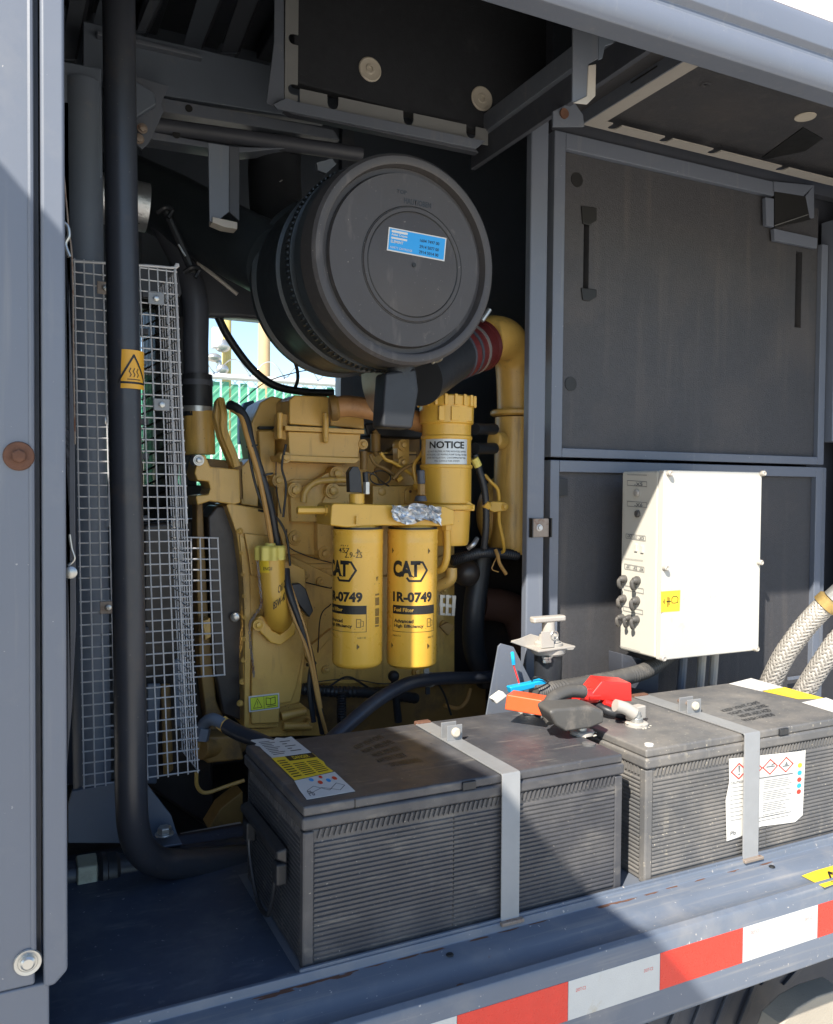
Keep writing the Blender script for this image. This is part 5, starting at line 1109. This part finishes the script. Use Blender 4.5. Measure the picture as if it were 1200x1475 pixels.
for pts in (((633, 857), (657, 858), (657, 862), (633, 861)), ((633, 883), (655, 884), (655, 887), (633, 886)), ((633, 868), (656, 872), (656, 876), (633, 873)), ((634, 857), (638, 857), (638, 886), (634, 886)), ((643, 857), (647, 857), (646, 886), (642, 886)), ((652, 858), (657, 858), (655, 887), (651, 887))):
    MB().prism([at(a, b_, y=z) for a, b_ in pts], (0, .004, 0)).build('bar', m_zinc, t); z -= .0012
MB().prism([at(a, b_, y=1.80) for a, b_ in ((634, 903), (645, 896), (656, 902), (646, 916))], (0, .01, 0)).build('yellow_clip', m_yeld, t, .002)
t = thing('exhaust_bend', at(700, 880, y=2.0), 'dull rust brown casting in the dark under the elbow pipe', 'casting')
MB().tube([at(690, 870, y=1.97), at(720, 872, y=1.97), at(745, 885, y=1.97), at(760, 930, y=1.97)], .045, n=24).build('casting', M('hot_rust', (.10, .045, .03), .7, var=.3), t)

# ================================================================== fuel filters
def fuel_filter(cx, yb, rot, label):
    c0 = at(cx, 860, y=1.64); rr = 36*mpp(c0); Zt = at(cx, 765, y=1.60).z; Zb = at(cx, 966, y=1.60).z
    t = thing('fuel_filter', (c0.x, c0.y, Zb), label, 'fuel filter', 'fuel filters on the front of the engine')
    MB().lathe((c0.x, c0.y, 0), (0, 0, 1), [(Zb+.0, rr*.60), (Zb+.003, rr*.86), (Zb+.009, rr*.98), (Zb+.014, rr), (Zt-.030, rr), (Zt-.027, rr*1.015), (Zt-.022, rr*1.015), (Zt-.019, rr), (Zt-.004, rr*1.005), (Zt, rr*1.03), (Zt+.003, rr*1.01)], 72).build('can', m_filt, t)
    MB().lathe((c0.x, c0.y, 0), (0, 0, 1), [(Zt+.0031, rr*.98), (Zt+.007, rr*.98)], 48).build('gasket', m_ink, t)
    va = math.atan2(-c0.y, -c0.x)+rot
    # u runs along the arc in metres/rr, v in photo rows measured from the top
    hh = (Zt-Zb)/201
    f = lambda u, v: Vector((c0.x+(rr+.0004)*math.cos(va+u), c0.y+(rr+.0004)*math.sin(va+u), Zt-hh*v))
    f_ = lambda u, v: Vector((c0.x+(rr+.0007)*math.cos(va+u), c0.y+(rr+.0007)*math.sin(va+u), Zt-hh*v))
    k = Ink(f, 22)
    def T(s, u0, v1, u1, v0, bold=.03): k.text(s, u0, v1, u1, v0, bold)
    U = lambda px: math.asin(max(-.995, min(.995, (px-593.5)/36)))
    L = U(567)
    T('CAT', L, 65.5, U(605), 42, .055)                      # rows are counted downwards from the top rim
    for a, b_ in zip(*(lambda h: (h, h[1:]))([(U(603.5), 44), (U(608), 44.5), (U(614), 56), (U(605.5), 71), (U(589.5), 71), (U(586.5), 67)])):
        for i in range(4): k.line((a[0]+(b_[0]-a[0])*i/4, a[1]+(b_[1]-a[1])*i/4), (a[0]+(b_[0]-a[0])*(i+1)/4, a[1]+(b_[1]-a[1])*(i+1)/4), .085, 1/36)
    T('1R-0749', L, 102, U(621), 87, .045)
    k.rect(L, 119, U(624.5), 106.5, 16)
    k.build('print', m_ink, t)
    k = Ink(f_, 14); k.poly([(U(572.5), 68.5), (U(586), 53), (U(599.5), 68.5)]); k.build('print', m_filt, t)
    k = Ink(lambda u, v: f_(u, v)+Vector((math.cos(va)*.0003, math.sin(va)*.0003, 0))); k.poly([(U(575), 66), (U(586), 56.5), (U(597), 66)]); k.build('print', m_ink, t)
    k = Ink(f_, 14); k.text('Fuel Filter', U(569), 115.5, U(596), 110, .02); k.build('print', m_filt, t)
    k = Ink(f, 22); T('Advanced', U(569), 131.5, U(596), 126, .035); T('High Efficiency', U(569), 139.5, U(610), 133.5, .03)
    k.rect(L, 144.6, U(624.5), 144, 16).rect(L, 144.5, L+.012, 119).rect(U(624.5)-.02, 144.5, U(624.5), 119)
    k.path([(U(615), 137.5), (U(615), 126), (U(619.5), 126), (U(619.5), 137.5)], .022, 1/36, closed=True); k.path([(U(619.5), 128), (U(622), 129), (U(622), 136), (U(620.5), 136)], .018, 1/36); k.path([(U(616.5), 131), (U(618.5), 131)], .014, 1/36); k.path([(U(612.5), 140), (U(622), 140)], .012, 1/36)
    T('Made in U.S.A.', L, 151.5, L+.40, 149, 0); T('360817-00', U(616), 154, U(624), 151.5, 0)
    for u in (U(565), U(615.5)):
        for v in (28, 165): k.rect(u, v+4, u+.035, v-3).poly([(u+.05, v-2), (u+.11, v+.5), (u+.05, v+3)])
    k.build('print', m_ink, t); k = Ink(f, 10)
    for i in range(42):                                     # bar code further round the can
        if random.random() < .68: k.rect(1.44, 88+i*1.42, 1.68, 88.95+i*1.42)
    k.text('9T', 1.48, 72, 1.62, 66, .02); k.rect(1.38, 76.6, 1.72, 76)
    k.build('bar_code', m_ink, t)['kind'] = 'stuff'
    if rot < -.1:                                           # handwritten numbers on the left filter
        for q, u0, v1, u1, v0 in (('A97', -.05, 22, .35, 16), ('457', -.15, 31, .35, 24), ('2.9-25', .15, 38, .85, 30)): k = Ink(f, 10).text(q, u0, v1, u1, v0, .005); k.build('handwriting', m_ink, t)
    return t
fuel_filter(515, 1.64, -.674, 'left yellow fuel filter with handwriting above its black lettering')
fuel_filter(593.5, 1.64, 0, 'right yellow fuel filter under the crumpled foil, full lettering in view')

# ================================================================== cables, hoses on the engine front
t = thing('wiring_harness', at(430, 900, y=1.72), 'black and tan wiring harness draped down the front of the engine', 'wiring')
MB().tube([at(330, 584, y=1.78), at(342, 588, y=1.76), at(354, 605, y=1.75), at(362, 640, y=1.74), at(378, 690, y=1.74), at(390, 735, y=1.74), at(398, 780, y=1.75), at(405, 800, y=1.76)], .0095, n=10).build('black_loom', m_black, t)
MB().tube([at(334, 590, y=1.775), at(347, 600, y=1.75), at(356, 630, y=1.735), at(371, 680, y=1.73), at(382, 730, y=1.73), at(390, 775, y=1.735), at(392, 800, y=1.75)], .0055, n=8).build('tan_wire', m_tan, t)
MB().tube([at(358, 620, y=1.745), at(360, 660, y=1.74), at(370, 705, y=1.735), at(384, 745, y=1.735), at(389, 780, y=1.74)], .0028, n=6).build('thin_wire', m_ink, t)
for px, py, r_ in ((363, 641, .013), (384, 682, .014), (448, 955, .012)): MB().lathe(at(px, py, y=1.74), (.2, 0, -1), [(0, r_), (.004, r_)], 12).build('cable_tie', m_ink, t)
MB().tube([at(412, 820, y=1.74), at(416, 850, y=1.72), at(432, 895, y=1.71), at(447, 945, y=1.71), at(456, 1000, y=1.71), at(466, 1056, y=1.72)], .008, n=10).build('black_loom', m_black, t)
MB().tube([at(411, 846, y=1.73), at(422, 885, y=1.715), at(438, 925, y=1.705), at(449, 962, y=1.70), at(458, 1010, y=1.70), at(470, 1056, y=1.71)], .0042, n=8).build('tan_wire', m_tan, t)
MB().tube([at(414, 830, y=1.735), at(428, 870, y=1.71), at(444, 920, y=1.70), at(456, 980, y=1.70), at(463, 1020, y=1.70)], .0028, n=6).build('thin_wire', m_tan, t)
MB().tube([at(450, 950, y=1.72), at(446, 990, y=1.72), at(452, 1040, y=1.72)], .006, n=8).build('black_loom', m_black, t)
MB().prism([at(a, b_, y=1.73) for a, b_ in ((420, 842), (432, 840), (441, 848), (452, 880), (446, 890), (436, 878), (424, 862))], (0, .02, 0)).build('connector', m_black, t, .003)
t = thing('lifting_hook_clip', at(335, 582, y=1.77), 'small dark hose clip on top of the left harness', 'clip')
MB().sphere(at(333, 584, y=1.78), .011, 10).build('clip', m_black, t)
t = thing('black_hose', at(560, 1000, y=1.68), 'thick black hose sloping up under the fuel filters', 'hose')
MB().tube([at(470, 1072, y=1.55), at(500, 1045, y=1.58), at(545, 1008, y=1.62), at(590, 984, y=1.66), at(640, 977, y=1.72), at(700, 975, y=1.80), at(760, 965, y=1.9)], .0148, n=20).build('hose', m_pipe, t)
MB().lathe(at(618, 979, y=1.70), at(640, 977, y=1.72)-at(600, 982, y=1.67), [(-.005, .0175), (.005, .0175)], 24).build('hose_clamp', m_zinc, t)
MB().box(at(614, 968, y=1.69)-Vector((.006, .003, .004)), at(614, 968, y=1.69)+Vector((.006, .003, .010))).build('clamp_tab', m_zinc, t, .001)
MB().box(at(616, 995, y=1.69)-Vector((.005, .003, .008)), at(616, 995, y=1.69)+Vector((.005, .003, .008))).build('clamp_bracket', m_black, t, .001)
t = thing('lower_loom', at(520, 995, y=1.85), 'black corrugated loom running along the bottom of the engine', 'wiring')
MB().tube([at(430, 992, y=1.84), at(480, 996, y=1.84), at(540, 998, y=1.85), at(600, 1006, y=1.88)], .013, n=12, steps=18, ribs=1, rib=.08).build('loom', m_black, t)
MB().tube([at(492, 996, y=1.83), at(492, 1030, y=1.83), at(493, 1065, y=1.83)], .011, n=12, steps=18, ribs=1, rib=.1).build('branch', m_black, t)
MB().tube([at(568, 978, y=1.80), at(570, 1000, y=1.80), at(574, 1040, y=1.80)], .009, n=10).build('branch', m_black, t)
MB().sphere(at(567, 974, y=1.79), .014, 12).build('sensor', m_black, t)
MB().tube([at(640, 1016, y=1.84), at(660, 1020, y=1.84), at(672, 1010, y=1.84), at(678, 992, y=1.85)], .005, n=8).build('tan_pipe', m_tan, t)
t = thing('sling_hose', at(400, 540, y=2.0), 'dark hose looping across the bright gap above the engine', 'hose')
MB().tube([at(312, 452, y=2.0), at(330, 487, y=2.0), at(362, 530, y=2.0), at(395, 555, y=2.0), at(435, 564, y=2.0), at(480, 566, y=2.0)], .0095, n=12).build('hose', m_black, t)
t = thing('thin_hose', at(426, 530, y=2.05), 'thin hose hanging from the filter across the gap', 'hose')
MB().tube([at(415, 508, y=2.05), at(426, 525, y=2.05), at(429, 545, y=2.05), at(424, 562, y=2.05)], .0045, n=8).build('hose', m_black, t)
MB().tube([at(345, 580, y=2.1), at(380, 552, y=2.1), at(420, 538, y=2.1), at(450, 533, y=2.1), at(470, 539, y=2.1)], .0014, n=5).build('cable', m_ink, t)
t = thing('blue_tank', at(360, 600, y=2.4), 'small blue panel glimpsed behind the engine top', 'panel')
MB().prism([at(a, b_, y=2.4) for a, b_ in ((345, 600), (352, 580), (366, 576), (372, 600), (372, 640), (345, 640))], (0, .03, 0)).build('panel', M('tank_blue', (.10, .22, .45), .5), t, .004)
t = thing('warning_label', at(381, 1012, y=1.786), 'green yellow warning label on the lower yellow housing', 'label')
fn = quad(at(358, 1003, y=1.7865), at(402, 998, y=1.7865), at(402.5, 1020, y=1.7865), at(359, 1026, y=1.7865))
decal('label', fn, m_paper, t, (0, -.0006, 0)); f1 = lambda u, v: fn(u, v)+Vector((0, -.001, 0)); f2 = lambda u, v: fn(u, v)+Vector((0, -.0014, 0))
Ink(f1).poly([(.05, .10), (.95, .10), (.95, .90), (.05, .90)]).build('field', m_warn_g, t)
k = Ink(f2); k.path([(.05, .10), (.95, .10), (.95, .90), (.05, .90)], .012, .5, closed=True); k.path([(.49, .1), (.49, .9)], .012, .5); k.path([(.14, .22), (.28, .80), (.42, .22)], .016, .5, closed=True); k.poly([(.27, .62), (.29, .62), (.285, .38), (.275, .38)]); k.poly([(.272, .33), (.288, .33), (.288, .28), (.272, .28)])
k.path([(.56, .35), (.56, .78), (.71, .72), (.86, .78), (.86, .35), (.71, .30)], .022, .5, closed=True); k.path([(.71, .3), (.71, .72)], .016, .5); k.path([(.60, .22), (.88, .22)], .02, .5); k.build('print', m_ink, t)

# ================================================================== vertical pipe with hot surface label, pipe work on deck
t = thing('exhaust_pipe', at(190, 1240, y=1.50), 'tall black pipe bending right at the deck, with orange hot surface label', 'pipe')
pr = .0265; yv = 1.42
cl = lambda px, py, y=yv: at(px, py, y=y)
MB().tube([cl(170, -60), cl(171, 0), cl(175, 300), cl(180, 600), cl(185, 850), cl(188, 1050), cl(189, 1140), cl(193, 1195, 1.43), cl(207, 1228, 1.455), cl(235, 1243, 1.485), cl(280, 1243, 1.51), cl(340, 1238, 1.53), cl(420, 1230, 1.55)], lambda q: pr*(.94+.02*min(1, q*2)), n=32, steps=12).build('pipe', m_pipe, t)
pc = cl(182.5, 531)
va = math.atan2(-pc.y, -pc.x); rr = pr*1.0
zt, zb = at(182, 503, y=yv-rr).z, at(182, 559, y=yv-rr).z
f0 = lambda u, v, e=0: Vector((pc.x+(rr+e)*math.cos(va-.78+2.3*u), pc.y+(rr+e)*math.sin(va-.78+2.3*u), zb+(zt-zb)*v))
b = MB(); n = 20
for i in range(n): b._f([b.bm.verts.new(f0(*q)) for q in ((i/n, 0), ((i+1)/n, 0), ((i+1)/n, 1), (i/n, 1))], True)
bmesh.ops.remove_doubles(b.bm, verts=b.bm.verts, dist=1e-6); b.build('hot_surface_label', m_warn_o, t)
k = Ink(lambda u, v: f0(u, v, .0006))
def seg(k, pts, wd, asp=1, closed=False, n=6):
    pp = pts+([pts[0]] if closed else [])
    for a, c in zip(pp, pp[1:]):
        for i in range(n): k.line((a[0]+(c[0]-a[0])*i/n, a[1]+(c[1]-a[1])*i/n), (a[0]+(c[0]-a[0])*(i+1)/n, a[1]+(c[1]-a[1])*(i+1)/n), wd, asp)
seg(k, [(.12, .15), (.52, .86), (.92, .15)], .05, .9, True)
for q in (.42, .52, .62): seg(k, [(q, .30), (q+.03, .36), (q-.02, .44), (q+.02, .52)], .02, .9, n=2)
seg(k, [(.36, .235), (.70, .235)], .02, .9); k.build('print', m_ink, t)
t = thing('deck_pipe', at(200, 1280, y=1.58), 'dark pipe with a big hexagon nut lying along the deck at the left', 'pipe')
MB().cyl(at(60, 1268, y=1.58), at(420, 1215, y=1.58), .026, n=28).build('pipe', m_pipe, t)
d = (at(150, 1258, y=1.58)-at(110, 1264, y=1.58)).normalized()
c = at(109, 1263, y=1.575)
b = MB(); b.rings([b.ring(c, d, .036, 6, up=(0, .3, 1)), b.ring(c+d*.034, d, .036, 6, up=(0, .3, 1))], False); b.build('hex_nut', M('nut_olive', (.30, .31, .24), .5, metal=.3, var=.2, grime=((.14, .12, .09), 50, .5, .2, .5)), t, .003)
MB().lathe(c+d*.036, d, [(0, .030), (.006, .036), (.014, .036), (.016, .033), (.030, .034), (.036, .030)], 28).build('gland', m_black, t)
t = thing('frame_column', at(138, 1200, y=1.62).xy.to_3d()+Vector((0, 0, ZD)), 'blue grey round frame column behind the left wire guard', 'column')
MB().cyl(at(134, 1195, y=1.66), at(118, 120, y=1.66), .0335, n=26).build('column', m_radiator, t)
MB().prism([at(a, b_, y=1.62) for a, b_ in ((98, 1160), (104, 1140), (200, 1120), (212, 1130), (247, 1175), (257, 1207), (230, 1215), (98, 1215))], (0, .012, 0)).build('foot_gusset', m_radiator, t, .002)
b = MB(); b.box(at(215, 1205, y=1.60)-Vector((.02, .03, .01)), at(258, 1212, y=1.60)+Vector((.0, .02, .004))); b.build('foot_plate', m_radiator, t, .002)
MB().bolt(at(237, 1202, y=1.58), (0, 0, 1), .013, .012).build('foot_bolt', m_zinc, t, .001)
MB().prism([at(a, b_, y=1.64) for a, b_ in ((78, 85), (146, 98), (148, 255), (134, 262), (136, 400), (78, 400))], (0, .006, 0)).build('head_plate', m_radiator, t, .004)
t = thing('aluminium_duct', at(143, 295, y=1.9), 'bright pipe end glimpsed between the column and black pipe', 'pipe')
MB().cyl(at(100, 275, y=1.85), at(212, 300, y=1.85), .05, n=30).build('duct', m_fleece, t)
t = thing('radiator_shroud', at(130, 700, y=1.8), 'dark slotted radiator shroud behind the left wire guard', 'shroud')
pl('face', [(85, 380), (147, 382), (152, 700), (158, 1130), (85, 1130)], 1.80, .08, m_dark, t, .003)
for py in (470, 600, 650, 740, 900, 1050): pl('rung', [(150, py), (215, py+3), (215, py+12), (150, py+9)], 1.84, .02, m_dark, t, .002)
pl('side_strip', [(246, 420), (262, 420), (284, 700), (262, 700)], 2.2, .02, m_dark, t, .003)
pl('fan_shroud', [(205, 755), (300, 745), (310, 1200), (205, 1130)], 1.93, .05, m_oil, t, .01)
pl('top_plate', [(200, 385), (262, 390), (262, 425), (245, 432), (205, 428)], 1.90, .02, m_dark, t, .003)
pl('fan_blade', [(212, 985), (232, 985), (226, 1130), (212, 1130)], 1.86, .01, m_radiator, t, .004)
pl('fan_blade', [(250, 950), (268, 950), (272, 1045), (252, 1050)], 1.85, .01, m_radiator, t, .004)
pl('belt', [(232, 985), (246, 985), (250, 1110), (236, 1120)], 1.87, .01, m_yeld, t, .004)
for px, py, a, b_ in ((138, 1005, 12, 16), (148, 860, 10, 14), (155, 735, 20, 26)): pl('bracket', [(px-a, py-b_), (px+a, py-b_+2), (px+a, py+b_), (px-a, py+b_-2)], 1.70, .02, m_radiator, t, .004)
pl('mount', [(124, 588), (165, 592), (165, 618), (124, 616)], 1.66, .03, m_radiator, t, .003)
MB().bolt(at(147, 606, y=1.655), (0, -1, 0), .0105, .008).build('mount_bolt', m_zinc, t, .001)
MB().cyl(at(108, 604, y=1.66), at(124, 604, y=1.66), .008, n=14).build('mount_pin', m_zinc, t)
t = thing('far_guard', at(225, 560, y=2.4), 'fine dark grille over the far opening behind the left guard', 'grille')
b = MB(); 
for i in range(26):
    px = 206+i*2.0; b.box(at(px, 428, y=2.42)-Vector((.0017, 0, 0)), at(px, 760, y=2.42)+Vector((.0017, .002, 0)))
o = b.build('bars', m_ink, t); o['kind'] = 'stuff'
b = MB()
for i in range(16): b.cyl(at(204, 450+i*21, y=2.40), at(258, 425+i*21, y=2.40), .003, n=5)
o = b.build('diagonal_wires', m_ink, t); o['kind'] = 'stuff'
MB().box(at(228, 428, y=2.41)-Vector((.006, 0, 0)), at(228, 800, y=2.41)+Vector((.004, .01, 0))).build('mullion', m_dark, t)

# ================================================================== wire guards
def wires(t, name, pairs, r, y_of=None):
    b = MB()
    for a, c in pairs: b.cyl(a, c, r, n=5, cap=True)
    o = b.build(name, m_wire, t); o['kind'] = 'stuff'; return o
t = thing('wire_guard', at(190, 1130, y=1.58), 'tall galvanised wire mesh guard behind the black pipe', 'wire guard', 'galvanised wire guards')
YG = 1.58
tl, tr, bl, br = at(107, 377, y=YG), at(252, 388, y=YG), at(121, 1133, y=YG), at(285, 1110, y=YG)
z1, z0 = (tl.z+tr.z)/2, (bl.z+br.z)/2; N = round((z1-z0)/.0206); pitch = (z1-z0)/N
xl = lambda z: tl.x+(bl.x-tl.x)*(z1-z)/(z1-z0)
def xr(z):
    q = (z1-z)/(z1-z0); return tr.x+(br.x-tr.x)*(q if q > .12 else q)
H = []; V = []; S_ = []; SV = []
random.seed(4)
for i in range(N+1):
    z = z1-i*pitch; j = random.uniform(-.0006, .0006)
    H.append((Vector((xl(z)-.002, YG+.001, z+j)), Vector((xr(z)+.004, YG+.001, z+j))))
    S_.append((Vector((xr(z), YG, z)), Vector((xr(z)-.004, YG+.15, z))))
nv = 12
for k in range(nv):
    u = k/(nv-1)
    V.append((Vector((tl.x+(tr.x-tl.x)*u, YG-.001, z1+.002)), Vector((bl.x+(br.x-bl.x)*u, YG-.001, z0-.004))))
for k in range(7):
    y = YG+.022*k
    SV.append((Vector((xr(z1)-.004*k/7, y, z1)), Vector((xr(z0)-.004*k/7, y, z0))))
wires(t, 'horizontal_wires', H, .0014); wires(t, 'vertical_wires', V, .0014); wires(t, 'side_wires', S_, .0012); wires(t, 'side_wires', SV, .0013)
b = MB(); b.tube([tl+Vector((0, 0, .001)), tr+Vector((-.008, 0, .002)), tr+Vector((0, 0, -.008)), Vector((xr(z1-.2), YG, z1-.2)), Vector((xr(z1-.46), YG, z1-.46))], .0026, n=8, steps=6); b.build('frame_wire', m_wire, t)
for px, py in ((225, 430), (233, 583), (152, 415), (156, 875)):
    c = at(px, py, y=YG-.004); b = MB(); b.box(c-Vector((.014, .001, .011)), c+Vector((.014, .001, .011))); o = b.build('clamp_plate', m_rusty if px < 160 else m_ltstrap, t, .001)
    MB().bolt(c+Vector((0, -.001, 0)), (0, -1, 0), .0055, .004, False).build('clamp_bolt', m_zinc, o)
t = thing('wire_guard', at(296, 975, y=1.72), 'small wire mesh guard panel in front of the flywheel housing', 'wire guard', 'galvanised wire guards')
y2 = 1.72; a, b_, c, d = at(262, 774, y=y2), at(313.5, 775, y=y2), at(323.5, 972, y=y2), at(262, 977, y=y2)
H = []; V = []
for i in range(14): q = i/13; H.append((a.lerp(d, q)+Vector((0, .001, 0)), b_.lerp(c, q)+Vector((.002, .001, 0))))
for k in range(5): q = k/4; V.append((a.lerp(b_, q)+Vector((.0, -.001, .001)), d.lerp(c, q)+Vector((0, -.001, -.001))))
wires(t, 'horizontal_wires', H, .0016); wires(t, 'vertical_wires', V, .0016)
# hose elbow below the guard
t = thing('coolant_elbow', at(310, 1045, y=1.72), 'blue grey elbow fitting with a black hose going behind the battery', 'hose')
MB().tube([at(291, 1062, y=1.72), at(293, 1044, y=1.72), at(306, 1036, y=1.70), at(322, 1043, y=1.68)], .0125, n=16).build('elbow', m_radiator, t)
MB().cyl(at(289, 1066, y=1.72), at(293, 1048, y=1.72), .0165, n=6).build('nut', m_radiator, t, .001)
MB().cyl(at(318, 1040, y=1.69), at(328, 1048, y=1.68), .0165, n=6).build('nut', m_yel, t, .001)
MB().tube([at(326, 1046, y=1.68), at(345, 1056, y=1.65), at(375, 1068, y=1.60), at(410, 1085, y=1.55)], .0155, n=18).build('hose', m_pipe, t)
t = thing('bright_strip', at(315, 1195, y=1.68), 'scuffed pale strip on the frame beside the battery back', 'strip')
pl('strip', [(262, 1205), (350, 1188), (350, 1195), (262, 1213)], 1.70, .02, m_ltgrey, t, .002)
pl('rail', [(258, 1213), (360, 1195), (360, 1240), (258, 1240)], 1.69, .04, m_dark, t, .003)
